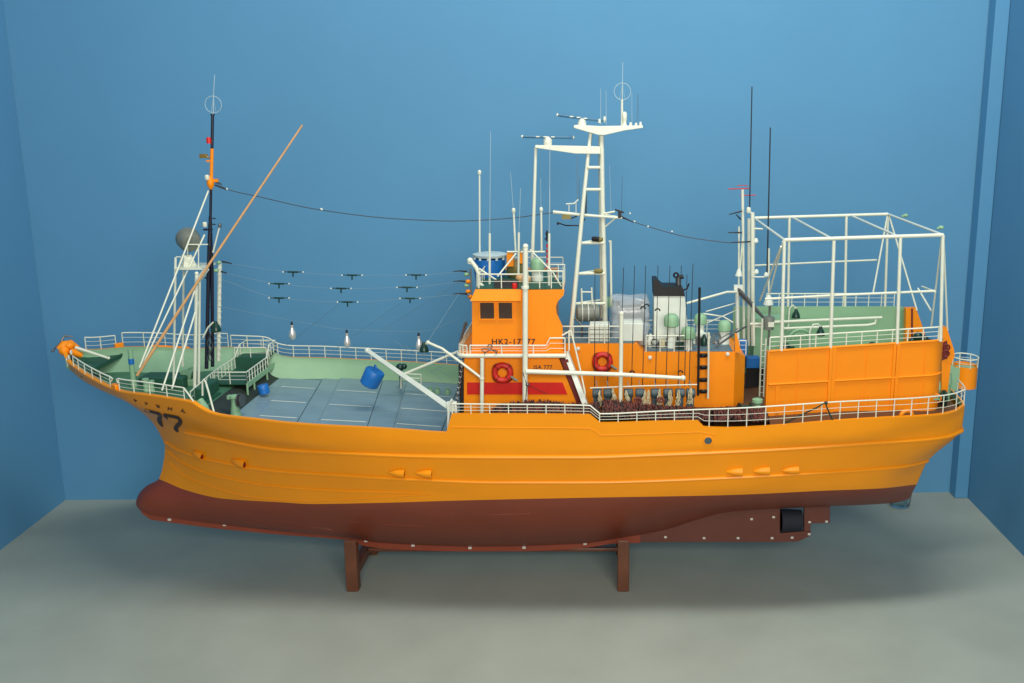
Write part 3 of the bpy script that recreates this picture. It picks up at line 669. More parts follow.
for x0_, x1_ in ((480.5, 494), (499, 512)):
    a, b = P(x0_, 318, YH), P(x1_, 302, YH); mb = MB()
    for (xa, xb_, za, zb_) in ((a.x-1.2, a.x, a.z-1.2, b.z+1.2), (b.x, b.x+1.2, a.z-1.2, b.z+1.2), (a.x, b.x, a.z-1.2, a.z), (a.x, b.x, b.z, b.z+1.2)): mb.bb(xa, xb_, YH-1.1, YH+.5, za, zb_)
    wo = mb.build('window', 'orange', wh, smooth=False)
    mb = MB(); mb.bb(a.x+.05, b.x-.05, YH-.5, YH+.4, a.z+.05, b.z-.05); mb.build('window_glass', 'glassdark', wo, smooth=False)
for k in range(3):
    mb = MB(); y = -44+k*32; x = q[1][0]; mb.bb(x-.8, x+.3, y, y+24, P(0, 318, YH).z, P(0, 302, YH).z); mb.build('window', 'glassdark', wh, smooth=False)
# text
def text(body, px, py, Y, hpx, parent, sx=1.0, m='ink', name='lettering'):
    cu = bpy.data.curves.new(name, 'FONT'); cu.body = body; cu.size = 1.0; cu.extrude = .0; cu.space_character = 1.12; cu.offset = .016
    ob = bpy.data.objects.new(name, cu); C.objects.link(ob); bpy.context.view_layer.update()
    me = bpy.data.meshes.new_from_object(ob.evaluated_get(bpy.context.evaluated_depsgraph_get())); bpy.data.objects.remove(ob); bpy.data.curves.remove(cu)
    p = P(px, py, Y); k = hpx/.69
    for v in me.vertices: v.co = Vector((v.co.x*k*sx*S, 0, v.co.y*k*S))
    o_ = bpy.data.objects.new(name, me); C.objects.link(o_); me.materials.append(M[m]); o_.parent = parent; o_.location = p*S-wloc(parent)
    return o_
text('HK2-17777', 491.5, 344, YH-.5, 5.4, wh, 1.02)
lh = empty('lower_house', P(515, 413, YL), root)
prof2 = [(464, 421), (464, 357), (558.5, 357), (577.5, 405), (577.5, 421)]
q2 = [(P(a, b, YL).x, P(a, b, YL).z) for a, b in prof2]; q2[0] = (q2[0][0], 197); q2[-1] = (q2[-1][0], 197)
mb = MB(); mb.prism(q2, YL, 72); mb.build('cabin_wall', 'orange', lh, smooth=False)
mb = MB(); mb.pp([(467, 382), (562.5, 382), (567.5, 394), (467, 394)], YL-.6, .5); mb.build('red_band', 'bandred', lh, smooth=False)
text('ISA 777', 533.5, 368.3, YL-.5, 3.5, lh, 1.0)
mb = MB(); mb.bb(P(459, 400, YL).x, P(464, 400, YL).x, YL+3, 70, 197, P(464, 366, YL).z); mb.build('front_locker', 'black', lh, smooth=False)
mb = MB()
for k in range(22): t = k/21; mb.torus(P(463.5-8*t, 354+56*t, -84), 1.3, .45, (.2, .5 if k % 2 else -.9, .4), 8, 5)
mb.build('chain', 'dsteel', lh)
# bridge walkway
ww = empty('bridge_walkway', P(515, 357, -88), root)
zw0, zw1 = P(500, 357.3, -88).z, P(500, 353.2, -88).z
xw0, xw1 = P(467, 355, -88).x, P(566, 355, -88).x
fl_ = [(xw1, YH+.5), (xw1, -88), (xw0, -88)]+[(xw0-9*math.sin(t), -79-9*math.cos(t)) for t in [math.pi/2*i/6 for i in range(1, 7)]]+[(xw0-9, 60), (xw0+6, 60), (xw0+6, YH+.5)]
mb = MB(); n = len(fl_); mb.add([(x, y, zw0) for x, y in fl_]+[(x, y, zw1) for x, y in fl_], [tuple(range(n)), tuple(range(2*n-1, n-1, -1))]+[(i, (i+1) % n, (i+1) % n+n, i+n) for i in range(n)])
mb.build('walkway_floor', 'orange', ww, smooth=False)
mb = MB(); mb.tube([V(x, y, (zw0+zw1)/2) for x, y in fl_[1:-3]], 2.0, 8); mb.build('walkway_edge', 'white', ww)
zrl = P(500, 345, -87).z-zw1; zrh = P(555, 337.6, -87).z-zw1
b_ = [V(P(px, 350, -87).x, -87, zw1) for px in (565, 550, 546, 520, 495, 470)]; hh = [zrh, zrh, zrl, zrl, zrl, zrl]
railing(b_, hh, 32, ww, 2, .8)
b_ = [V(xw0-8.4*math.sin(t), -79-8.4*math.cos(t), zw1) for t in [math.pi/2*i/6 for i in range(7)]]+[V(xw0-8.4, 0, zw1), V(xw0-8.4, 60, zw1)]
railing(b_, zrl, 4, ww, 3, .7)
mb = MB()
for k in range(9): y = -82+k*3.2; mb.tube([V(xw0-8.4, y, zw1+zrl), V(xw0-3, y+1, zw1+zrl+20-abs(k-2)*.8)], .35, 5)
for k in range(5): mb.tube([V(xw0-8+k*1.1, -82, zw1+zrl+k*4.2), V(xw0-8+k*1.1, -54, zw1+zrl+k*4.2)], .35, 5)
mb.build('window_guard', 'dsteel', ww)
mb = MB(); mb.torus(P(489, 351, -89), 7, .5, (.2, .5, .8), 20, 5); mb.torus(P(491, 352, -89), 6, .5, (-.2, .5, .8), 20, 5); mb.torus(P(490, 346, -89), 2, .5, (0, 1, 0), 10, 5); mb.build('coiled_hose', 'dsteel', ww)
# ladder aft of wheelhouse
mb = MB(); p0, p1 = P(566, 353, -78), P(586, 407, -96)
mb.add([p0+V(-2.5, 0, 0), p0+V(2.5, 0, 0), p1+V(2.5, 0, 0), p1+V(-2.5, 0, 0)]+[v+V(0, 10, 0) for v in (p0+V(-2.5, 0, 0), p0+V(2.5, 0, 0), p1+V(2.5, 0, 0), p1+V(-2.5, 0, 0))], [(0, 1, 2, 3), (7, 6, 5, 4), (0, 4, 5, 1), (1, 5, 6, 2), (2, 6, 7, 3), (3, 7, 4, 0)])
sl_ = mb.build('ladder', 'cream', root, smooth=False)
mb = MB(); mb.tube([P(571, 330, -80), P(580, 368, -84), P(585, 392, -90), P(584, 404, -94)], .8); mb.tube([P(569, 330, -80), P(569, 350, -80)], .8); mb.tube([P(562, 335, -80), P(571, 330, -80)], .8); mb.build('ladder_handrail', 'white', sl_)
mb = MB(); mb.pp([(560.5, 359), (568, 359), (583, 408), (578.5, 408)], YL-1, 40); mb.build('side_plating', 'dred', lh, smooth=False)
# long posts at the ship's side
mb = MB(); mb.tube([P(525.5, 246, -96), P(525, 413, -96)], 2.5, 12); mb.ball(P(525.5, 246, -96), 2.7); mb.lathe([(3.6, 0), (3.6, 2)], P(525.2, 288, -96)); bp = mb.build('boom_post', 'white', root)
mb = MB(); mb.tube([P(526, 371, -99), P(621, 374, -99), P(683, 377.5, -99)], 2.3, 12, 1.7); mb.ball(P(683, 377.5, -99), 2.6); mb.build('swinging_boom', 'white', root)
mb = MB(); mb.tube([P(525, 405, -98), P(527, 385, -98), P(523, 372, -98)], .5); mb.ball(P(527.5, 384, -99), 1.8); mb.tube([P(527, 384, -99), P(548, 394, -80)], .25, 5); mb.build('tackle', 'dsteel', bp)
mb = MB(); mb.tube([P(621.5, 313, -96), P(620.5, 403, -96)], 1.9, 10); mb.ball(P(621.5, 313, -96), 2.2); mb.build('boom_post', 'white', root)
# engine casing
YC = -45.0
ec = empty('engine_casing', P(640, 404, YC), root)
q3 = [(P(a, b, YC).x, P(a, b, YC).z) for a, b in ((556, 343.3), (637, 343.3), (643, 351.6), (735, 351.6))]
mb = MB(); mb.prism([(q3[0][0], 197)]+q3+[(q3[-1][0], 197)], YC, 45); mb.build('cabin_wall', 'orange', ec, smooth=False)
mb = MB(); x1 = q3[-1][0]; mb.add([(x1, YC, 197), (x1+12, YC+14, 197), (x1+12, 45, 197), (x1, 45, 197), (x1, YC, q3[3][1]-.3), (x1+12, YC+14, q3[3][1]-7), (x1+12, 45, q3[3][1]-7), (x1, 45, q3[3][1]-.3)],
   [(0, 1, 5, 4), (1, 2, 6, 5), (4, 5, 6, 7), (0, 3, 2, 1), (2, 3, 7, 6)]); mb.pp([(735, 334), (737, 334), (741, 352), (735, 352)], YC+.4, 6); mb.build('corner_panel', 'orange', ec, smooth=False)
zc1, zc2 = q3[0][1], q3[3][1]
mb = MB(); mb.bb(q3[0][0]+2, q3[1][0]-2, YC+2, 43, zc1+.2, zc1+.8); mb.bb(q3[2][0]+2, q3[3][0]-2, YC+2, 43, zc2+.2, zc2+.8); mb.build('roof', 'boardgap', ec, smooth=False)
for px, py in ((578, 348), (650, 357), (727.5, 353.5)):
    mb = MB(); mb.lathe([(1.9, -.5), (1.9, 1.2), (1.2, 2)], P(px, py, YC), (0, -1, 0), 14); mb.build('wall_light', 'cream', ec)
railing([V(P(px, 343, YC+2).x, YC+2, zc1) for px in (558, 580, 600, 620)], 17, 16, ec, 2, .7)
railing([V(P(px, 352, YC+2).x, YC+2, zc2) for px in (646, 668, 688)], 16, 14.5, ec, 2, .7)
railing([V(P(px, 352, YC).x, 42, zc2) for px in (646, 690, 730)], 14, 14, ec, 2, .7)
# ladder rungs and steps on casing side
mb = MB(); mb.tube([P(699.6, 287, -62), P(698, 395, -62)], 1.25, 8); mb.build('black_pole', 'black', root)
mb = MB(); mb.tube([P(708.8, 332, -52), P(708, 398, -52)], 1.0, 8); lp = mb.build('ladder_post', 'white', ec)
for y in (354, 366, 378.5, 390):
    mb = MB(); mb.torus(P(703, y+1, YC-4), 4.2, 1.4, (0, .5, 1), 16, 8, 0, 360); mb.build('step', 'black', ec)
# boxes on casing
def ptop(px, py, Y): p = P(px, py, Y); return p
def boxpx(name, x0, x1, yt, yb_, Y, depth, m, parent, bevel=.8):
    a, b = P(x0, yb_, Y), P(x1, yt, Y); mb = MB(); mb.bb(a.x, b.x, Y, Y+depth, a.z, b.z); return mb.build(name, m, parent, bevel=bevel)
# funnel
fn = empty('funnel', P(670, 345, 0), root)
mb = MB()
def taper(mb, b0, b1, t0, t1, y0, y1, zb0, zt0, zt1):
    mb.add([(b0, y0, zb0), (b1, y0, zb0), (b1, y1, zb0), (b0, y1, zb0), (t0, y0+3, zt0), (t1, y0+3, zt1), (t1, y1-3, zt1), (t0, y1-3, zt0)], [(3, 2, 1, 0), (4, 5, 6, 7), (0, 1, 5, 4), (1, 2, 6, 5), (2, 3, 7, 6), (3, 0, 4, 7)])
za = P(670, 340, -14).z; zf = P(670, 295.5, -14).z
taper(mb, P(653.5, 340, -14).x, P(689.5, 340, -14).x, P(654, 295, -14).x, P(685, 295, -14).x, -15, 15, zc2, zf, zf); mb.build('funnel_casing', 'cream', fn, bevel=1)
mb = MB(); mb.pp([(653.6, 295.6), (653, 279.5), (657.5, 279.5), (660, 283.5), (663.5, 286.3), (681, 286.3), (683.5, 289), (685, 295.6)], -13, 26); mb.build('funnel_top', 'black', fn, smooth=False)
mb = MB(); mb.tube([P(678.5, 287), P(678, 276)], 2.6, 12); mb.build('exhaust_pipe', 'dsteel', fn)
mb = MB(); mb.torus(P(676, 274.6, -3), 2.2, 1.0, (0, 1, 0), 16, 8); mb.tube([P(678, 277), P(683.5, 276)], 2.2, 10); mb.tube([P(683, 290), P(687, 288), P(689, 283)], .9); mb.build('exhaust_pipe', 'black', fn)
def vent(px, py, Y, r, base_py, rb, m='lgreen'):
    e_ = empty('mushroom_vent', P(px, base_py, Y), root)
    c_ = P(px, py, Y); zb_ = P(px, base_py, Y).z-c_.z
    mb = MB(); mb.lathe([(r*.9, -r*.75), (r, -r*.65), (r, r*.1), (r*.88, r*.55), (r*.55, r*.86), (.1, r*.95)], c_, n=24); mb.build('vent_cap', m, e_)
    mb = MB(); mb.lathe([(rb*1.1, zb_), (rb, zb_+1), (rb, -r*.4)], c_, n=20); mb.build('vent_stem', 'cream', e_)
vent(671.5, 320, -30, 7.6, 347, 4.2); vent(688.5, 332.5, -38, 7, 351, 4); vent(700.5, 318.5, 0, 6.6, 342, 4.2); vent(724.5, 325.5, -10, 6.6, 347, 5.4)
mb = MB(); mb.lathe([(9, 0), (9, 2), (6.5, 4), (5.5, 12)], P(701, 344, -8)); mb.build('vent_stem', 'cream', root)
for a, b in ((676, 346), (660, 347), (716, 345), (650, 350), (694, 349)):
    mb = MB(); p = P(a, b, -20+random.uniform(-8, 20)); mb.lathe([(4.5, -2), (4.5, 3), (3, 5)], p); mb.box(p+V(5, 3, 1), (6, 7, 7)); mb.build('deck_machinery', 'dsteel', root, bevel=.5)
random.seed(11)
for k in range(16):
    px = 646+k*4.4+random.uniform(-2, 2); p = P(px, 351, -30+random.uniform(-6, 26)); p.z = zc2+.8; mb = MB(); t = k % 4
    if t == 0: mb.box(p+V(0, 0, 4), (random.uniform(5, 9), 6, 8))
    elif t == 1: mb.lathe([(3.4, 0), (3.4, 6), (2.2, 9), (1, 12)], p)
    elif t == 2: mb.torus(p+V(0, 0, 5), 4, 1, (random.random(), 1, .3), 14, 6)
    else: mb.tube([p, p+V(0, 0, 9), p+V(5, 0, 12), p+V(8, 0, 5)], 1.1, 8)
    mb.build('deck_machinery', ('greydrum', 'cream', 'dsteel', 'lampgreen', 'rope')[k % 5], root, bevel=.3)
# jigging rods: thin black lines before the casing
for tx, ty, bx in ((595, 272, 594.6), (609.2, 282, 607.6), (623.6, 267, 620), (634.6, 265, 631.5), (645.7, 265, 642.5), (658, 265, 655.5), (670, 265, 665.8), (681.3, 265, 678), (687, 274, 684.5), (693, 263, 689)):
    mb = MB(); mb.tube([P(tx, ty, -60), P(bx, 386, -66)], .3, 6, .42); mb.build('rod', 'black', root)
for a, b in ((643, 306), (646.5, 303.5), (657.5, 308), (632, 370), (680.5, 370)):
    mb = MB(); mb.torus(P(a, b+2.5, -61), 2.2, .7, (0, 1, 0), 10, 6, 180, 360); mb.build('rod_guide', 'black', root)
# line machines row
for i, px in enumerate((597, 608, 628.5, 640, 655.5, 668, 680, 690.5)):
    e_ = empty('line_machine', P(px, 404, -88), root)
    mb = MB(); c_ = P(px, 392.5, -88); mb.lathe([(3.6, -4.4), (4.4, -3.4), (4.4, 3.4), (3.6, 4.4)], c_, (1, 0, 0), 16); mb.build('reel', 'slate', e_)
    mb = MB(); mb.box(c_+V(0, 3, -8), (7, 5, 12)); mb.build('reel_mount', 'slate', e_, bevel=.5)
    mb = MB(); mb.tube([P(px-1, 380, -88), P(px, 385, -88), c_+V(0, 0, 4)], .35, 5); mb.build('line_guide', 'pwire', e_)
mb = MB(); mb.tube([P(590, 387.5, -90), P(640, 385.5, -90), P(697, 384, -90)], .6, 6); mb.build('machine_rail', 'white', root)

# stern house: open pen of orange walls
YS = -80.0
st = empty('stern_house', P(850, 412, YS), root)
xa, xb_ = P(768.5, 380, YS).x, P(944.5, 380, YS).x
def ztop(x): return P(600+x*975/920., 351-(x-xa)/(xb_-xa)*11, YS).z
R_ = 16
def wallpath(off=0):
    pts = [(xa, YS+off)]+[(xa+(xb_-R_-xa)*i/16, YS+off) for i in range(1, 17)]
    pts += [(xb_-R_+(R_-off)*math.sin(t), YS+R_-(R_-off)*math.cos(t)) for t in [math.radians(65)*i/6 for i in range(1, 7)]]
    return pts
wo_, wi = wallpath(0), wallpath(1.6)
mb = MB(); n = len(wo_); vs = []
for x, y in wo_: vs.append((x, y, deckZ(x)-1))
for x, y in wo_: vs.append((x, y, ztop(x)))
for x, y in wi: vs.append((x, y, ztop(x)))
for x, y in wi: vs.append((x, y, deckZ(x)-1))
mb.add(vs, [(r*n+j, r*n+j+1, (r+1)*n+j+1, (r+1)*n+j) for r in (0, 1) for j in range(n-1)]+[(0, n, 2*n, 3*n), (n-1, 4*n-1, 3*n-1, 2*n-1)])
mb.build('near_wall', 'orange', st)
mb = MB(); mb.add([vs[2*n+j] for j in range(n)]+[vs[3*n+j] for j in range(n)], [(j, n+j, n+j+1, j+1) for j in range(n-1)]); mb.v = [v+V(0, .25, 0) for v in mb.v]; mb.build('near_wall_lining', 'lgreen', st)
mb = MB(); mb.bb(xa-1.6, xa-.05, YS+.2, YS+8, 198, ztop(xa)-.4); mb.build('end_post', 'orange', st, smooth=False)
mb = MB(); mb.bb(xa-14, xb_-3, 79, 81, 200, 275.5); mb.build('far_wall', 'lgreen', st, smooth=False)
mb = MB(); q_ = [(xb_-3+14*math.sin(t), 67+13*math.cos(t)) for t in [math.radians(90)*i/6 for i in range(7)]]
mb.add([(x, y, 202) for x, y in q_]+[(x, y, 275.5) for x, y in q_], [(i, i+1, i+8, i+7) for i in range(6)]); mb.build('far_wall', 'lgreen', st)
mb = MB(); mb.bb(xa+34, xb_-2, YS+2, 79, 214, 215.5); mb.build('inner_floor', 'lgreen', st, smooth=False)
for px, r in ((797, .5), (829.5, 1.5), (832.8, 1.5), (865, .5), (892.4, 1.3), (896, 1.4), (923, .5)):
    x = P(px, 380, YS).x; mb = MB(); y = YS-.1 if px < 925 else YS
    mb.bb(x-r, x+r, y-r, y+.1, deckZ(x), ztop(x)-.3); mb.build('rib', 'orange', st, smooth=False)
mb = MB(); pts = [V(x, y-.3, P(600+x*968/920., 384-(x-xa)/(xb_-xa)*10, YS).z) for x, y in wo_]; mb.tube(pts, 1.3, 6); mb.build('stringer', 'orange', st)
mb = MB(); pts = [V(x, y-.2, ztop(x)+.3) for x, y in wo_]; mb.tube(pts, 1.3, 8); mb.build('wall_cap', 'orange', st)
mb = MB(); mb.bb(P(775, 400, YS).x, P(779, 400, YS).x, YS-.9, YS, 202, 230); mb.build('door_seam', 'orange', st)
for a, b in ((861, 396), (868, 396), (913, 395), (919, 395)):
    mb = MB(); x = P(a, b, YS).x; mb.bb(x-.3, x+.3, YS-.5, YS+.05, deckZ(x), deckZ(x)+16); mb.build('rib', 'orange', st, smooth=False)
railing([V(P(px, 345, YS).x, YS+1, ztop(P(px, 345, YS).x)+.5) for px in (770, 800, 840, 880, 920, 938)], 12.8, 14, st, 2, .75)
railing([V(x, 80, 275.5) for x in (xa+22, xa+60, xa+120, xb_-5)], 14, 14, st, 2, .75)
# gussets aft
mb = MB(); mb.pp([(905.5, 344), (906, 308), (916, 307.5), (926, 336), (926, 346)], 50, 8); mb.build('aft_gusset', 'orange', st, smooth=False)
mb = MB(); mb.pp([(911, 346), (911.2, 308), (913, 308), (913, 346)], 49.4, .8); mb.build('gusset_slot', 'dred', st, smooth=False)
mb = MB(); mb.pp([(941.6, 394), (942, 328), (946.5, 326.5), (954, 349), (954.6, 356), (951, 364), (947, 396)], -58, 8); mb.build('aft_gusset', 'orange', st, smooth=False)
mb = MB(); mb.pp([(942, 360), (943, 342), (947, 340), (948.5, 350), (947.5, 358)], -58.8, 1); mb.torus(P(946.5, 347, -60), 3, .8, (.3, 1, 0), 14, 6); mb.torus(P(946, 353, -60), 3, .8, (.3, 1, 0), 14, 6); mb.build('chain_stopper', 'dred', st)
# gantry
gt = empty('gantry', P(860, 350, YS), root)
r1 = 1.9
fz = [P(784.5, 239.5, YS), P(834, 240, YS), P(900.5, 237, YS), P(943, 234.5, YS)]
rz_ = [P(754, 217.5, 80), P(789.5, 217.3, 80), P(846.5, 215, 80), P(888, 213.6, 80)]
for i, p in enumerate(fz):
    mb = MB(); zb_ = (ztop(p.x)-.3) if i not in () else 0; g_ = P((781.5, 830.5, 896.8, 940)[i], 348, YS); mb.tube([p, V(g_.x, p.y, ztop(p.x))], r1*.88, 10); mb.build('gantry_post', 'white', gt)
for i, p in enumerate(rz_):
    mb = MB(); mb.tube([p, V(P((753, 788, 845, 885)[i], 306, 80).x, p.y, 275)], 1.5, 10); mb.build('gantry_post', 'white', gt)
mb = MB(); mb.tube([fz[0], fz[3]], 1.8, 10); mb.build('top_rail', 'white', gt)
mb = MB(); mb.tube([rz_[0], rz_[3]], 1.7, 10); mb.build('top_rail', 'white', gt)
for a, b in zip(fz, rz_):
    mb = MB(); a2 = a if a is not fz[1] else P(834, 239.4, YS); b2 = b if b is not rz_[1] else P(793, 217.2, 80)
    if b is rz_[2]: b2 = P(851, 215, 80)
    mb.tube([a2, b2], 1.2, 8); mb.build('cross_beam', M['cream'], gt)
mb = MB(); mb.tube([P(754, 265, 80), P(840, 261, 80), P(877, 259.5, 80)], 1.0, 8); mb.build('mid_rail', 'white', gt)
mb = MB(); mb.tube([P(765, 298.5, YS+2), P(840, 294.5, YS+2), P(935, 290.5, YS+2)], 1.15, 8); mb.build('mid_rail', 'white', gt)
for a, b in (((887.5, 215, 80), (873, 293, 60)), ((889, 215, 80), (917, 310, 50)), ((942, 236, YS), (931, 328, -50)), ((943.5, 236, YS), (947.5, 330, -56)), ((783, 241, YS), (769.5, 292, -30)), ((781, 246, YS), (760, 300, 0)), ((935, 291, YS), (922, 286, -40)), ((918, 288, 0), (931, 310, -40))):
    mb = MB(); mb.tube([P(*a), P(*b)], .95, 8); mb.build('gantry_brace', 'white', gt)
for a, b, y in ((905.5, 215, 50), (941, 227, -60)):
    mb = MB(); mb.ball(P(a, b, y), 2.8, .7); mb.tube([P(a-4, b+1, y), P(a+2, b, y)], 1.2); mb.build('deck_light', 'lgreen', gt)
mb = MB(); mb.tube([P(765, 322, 45), P(820, 319.5, 45), P(882, 317, 45)], 1.5, 8); mb.tube([P(784, 328, 45), P(868, 324.5, 45), P(875, 323, 45), P(876, 319, 45)], 1.4, 8); mb.build('stowed_pipe', 'white', st)
mb = MB(); mb.torus(P(800, 340, 30), 12, 1.4, (0, 1, .1), 24, 8, 180, 360); mb.torus(P(800, 340, 30), 8, .9, (0, 1, .1), 24, 8, 180, 360); mb.build('net_drum_hoop', 'lgreen', st)
for a, b, s_ in ((786, 347, 5), (872, 345, 4), (918, 336, 5), (912, 341, 4), (925, 339, 4)):
    mb = MB(); p = P(a, b, 20); mb.ball(p, s_); mb.box(p+V(s_, 2, -2), (s_*1.6, 6, s_)); mb.build('deck_machinery', 'lampgreen', st)
# aft mast pair, crane and green block between casing and stern house
am = empty('aft_mast', P(745, 345, 30), root)
for a, b, c_, d, r, y in ((739, 226, 738.5, 330, 1.0, 30), (742.6, 189, 744, 345, 1.5, 35), (748.8, 218, 748.6, 345, 1.7, 50), (752.5, 212, 753, 345, 2.1, 20), (769, 248, 768.6, 305, 1.0, 10), (753.5, 303, 754, 345, 1.3, 0)):
    mb = MB(); mb.tube([P(a, b, y), P(c_, d, y)], r, 10); mb.build('mast_pole', 'white', am)
mb = MB(); mb.lathe([(1.8, 0), (2.6, 2), (2.2, 5), (.8, 6)], P(748.5, 212.5, 20)); mb.tube([P(748, 211, 20), P(752.5, 213, 20)], 1); mb.build('mast_light', 'white', am)
for a, b, y in ((756, 241.5, 20), (756.5, 272.5, 20), (766, 275.5, 10)):
    mb = MB(); mb.lathe([(1, 0), (2.4, 1), (1.8, 4), (.8, 5)], P(a, b+1, y)); mb.tube([P(a, b+1, y), P(753, b+1, y)], .8); mb.build('mast_light', 'cream', am)
mb = MB(); mb.tube([P(728.5, 188.5, 35), P(750, 188, 35)], .55); mb.tube([P(740, 195, 35), P(756, 194.6, 35)], .45); mb.tube([P(737, 185, 35), P(748, 185, 35)], .35); mb.build('yagi_antenna', M['lifering'], am)
mb = MB(); mb.tube([P(752, 86, 25), P(749.6, 210, 25)], .55, 6, .7); mb.build('whip_antenna', 'black', am)
mb = MB(); mb.tube([P(770.4, 127, 15), P(767, 276, 15)], .6, 6, .8); mb.build('whip_antenna', 'black', am)
for a, b, c_, d in ((729, 214, 742, 210.5), (736, 214, 741, 219), (728, 232, 742, 232), (730, 242, 754, 241)):
    mb = MB(); mb.tube([P(a, b, 25), P(c_, d, 25)], .5, 5, .9); mb.build('insulator', 'black', am)
mb = MB(); mb.tube([P(753, 228, 20), P(763, 228.5, 20)], .9); mb.tube([P(743, 232, 35), P(739.5, 275, 30)], .9); mb.build('mast_strut', 'white', am)
for a, b, r, y in ((768.5, 299.5, 5.2, -5), (739, 272, 4, 30)):
    mb = MB(); mb.lathe([(r, -r*.9), (r*.95, -r*.6), (r*.5, r*.7), (r*.3, r)], P(a, b, y), n=16); mb.build('cone_light', 'cream', am)
mb = MB(); mb.tube([P(770, 300, -5), P(768.5, 345, -5)], 1.3); mb.lathe([(5, -7), (5.6, 5), (5, 6)], P(769, 322, -8), n=18); mb.build('floodlight', 'greydrum', am)
mb = MB(); mb.box(P(771, 324, -12), (6, 3, 5)); mb.build('floodlight_label', 'white', am, bevel=.3)
cr = empty('deck_crane', P(740, 300, 20), root)
mb = MB(); mb.tube([P(738, 288, 20), P(752, 303, 10), P(764, 318, 0)], 1.8, 8, 1.4); mb.tube([P(739, 293, 22), P(762, 316, 2)], 1.2, 6); mb.build('crane_jib', 'dsteel', cr)
mb = MB(); mb.tube([P(686, 303, 0), P(727, 291.5, 10), P(737, 291.5, 18)], 1.2, 8); mb.tube([P(703, 313, 20), P(723, 316, 20), P(733, 322, 20)], .8); mb.tube([P(706, 311, 35), P(738, 302, 35)], .6); mb.tube([P(706, 323, 35), P(738, 309, 35)], .6); mb.build('crane_arm', 'white', cr)
mb = MB(); mb.tube([P(737, 288, 22), P(738, 345, 22)], 2.0, 6); mb.box(P(738, 287, 22), (9, 7, 5)); mb.build('crane_column', 'cream', cr)
mb = MB(); mb.tube([P(712, 349, -30), P(736, 332, -20), P(746, 326, -10)], 1.0); mb.tube([P(706, 346, -40), P(738, 328, -30)], .6); mb.build('crane_arm', 'dsteel', cr)
a, b = P(752, 400, 45), P(772, 311, 45); mb = MB(); mb.bb(a.x, b.x+14, 45, 70, 200, P(760, 318, 45).z); mb.build('green_locker', 'lgreen', root, smooth=False)
mb = MB(); mb.tube([P(750, 323.5, 0), P(768, 323, 0)], 1.3); mb.tube([P(755, 326, 10), P(769, 327.5, 10)], 1.2); mb.build('stowed_pipe', 'white', root)
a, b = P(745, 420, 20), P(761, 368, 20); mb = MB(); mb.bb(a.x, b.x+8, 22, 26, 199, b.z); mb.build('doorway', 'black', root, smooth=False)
boxpx('blue_locker', 746, 760, 357, 368, 14, 10, 'blue', root); boxpx('blue_cover', 740, 748, 341, 357, 5, 14, 'blue', root)
mb = MB()
for a, b in ((761.5, 764.5),):
    mb.tube([P(762.3, 318, -10), P(759.5, 396, -14)], .9); mb.tube([P(766, 338, -10), P(763.5, 396, -14)], .9)
    for k in range(9): mb.tube([P(761.4-k*.22, 344+k*6, -12), P(765.6-k*.25, 344+k*6, -12)], .35, 5)
mb.build('ladder', 'white', root)
p = V(P(757, 412, -78).x, -78, 199); mb = MB(); mb.lathe([(6, 0), (5.4, 3), (3.4, 5), (3.2, 11), (5.2, 13), (5, 16), (2, 17)], p, n=20); mb.build('capstan', 'lgreen', root)
p = V(P(745, 414, -86).x, -86, 199); mb = MB(); mb.lathe([(7, -6), (7, -5), (4, -4), (4, 4), (7, 5), (7, 6)], p+V(0, 0, 8), (1, .3, 0)); mb.build('net_winch', 'lampgreen', root)
railing([V(P(px, 352, YC+2).x, YC+16, zc2-6) for px in (741, 748)], 14, 6, root, 2, .6)
# stern deck fittings
mb = MB(); p = sh(910); mb.torus(V(p.x, -104, baseZ(p.x)-2), 5.2, 2, (0, 1, 0), 20, 8, 180, 360); mb.build('mooring_arch', 'orange', root)
for px, h_, w_ in ((938, 22, 9), (946, 28, 7), (927, 12, 12)):
    mb = MB(); x = P(px, 400, -50).x; mb.lathe([(w_/2, 0), (w_/2, h_*.6), (w_*.62, h_*.62), (w_*.62, h_*.7), (w_*.45, h_)], V(x, -50, baseZ(x)-4), n=16); mb.build('bollard', 'lgreen', root)
mb = MB(); x = P(936, 400, -60).x; mb.lathe([(8, -14), (8, -12), (5, -11), (5, 11), (8, 12), (8, 14)], V(x-6, -62, baseZ(x)+4), (1, 0, .0), 18); mb.build('mooring_winch', 'lampgreen', root)
mb = MB(); x = P(928, 400, -60).x; mb.torus(V(x+2, -76, baseZ(x)+8), 4.6, .8, (.3, 1, .2), 20, 6); mb.build('hand_wheel', 'orange', root)
# stern gallery basket
sg = empty('stern_gallery', P(966, 388, -10), root)
def basket(z0, z1, R, cx_, cy_, n=24):
    out = MB(); ring = [(cx_+(R*1.0)*math.cos(a), cy_+R*1.25*math.sin(a)) for a in [2*math.pi*i/n for i in range(n)]]
    out.add([(x, y, z0) for x, y in ring]+[(x, y, z1) for x, y in ring]+[(cx_+(x-cx_)*.9, cy_+(y-cy_)*.9, z1) for x, y in ring]+[(cx_+(x-cx_)*.9, cy_+(y-cy_)*.9, z0+1.5) for x, y in ring],
            [(r*n+i, r*n+(i+1) % n, (r+1)*n+(i+1) % n, (r+1)*n+i) for r in range(3) for i in range(n)]+[tuple(range(n-1, -1, -1)), tuple(3*n+i for i in range(n))])
    return out, ring
cx_ = P(963.5, 380, 0).x; zg0, zg1 = P(966, 389, -14).z, P(966, 367.5, -14).z
bk, ring = basket(zg0, zg1, 12.5, cx_, 0); bk.build('gallery_shell', 'orange', sg)
mb = MB(); mb.lathe([(10.8, 0), (10.8, 1)], V(cx_, 0, zg1-4), n=24, sy=1.2); mb.build('gallery_floor', 'lgreen', sg)
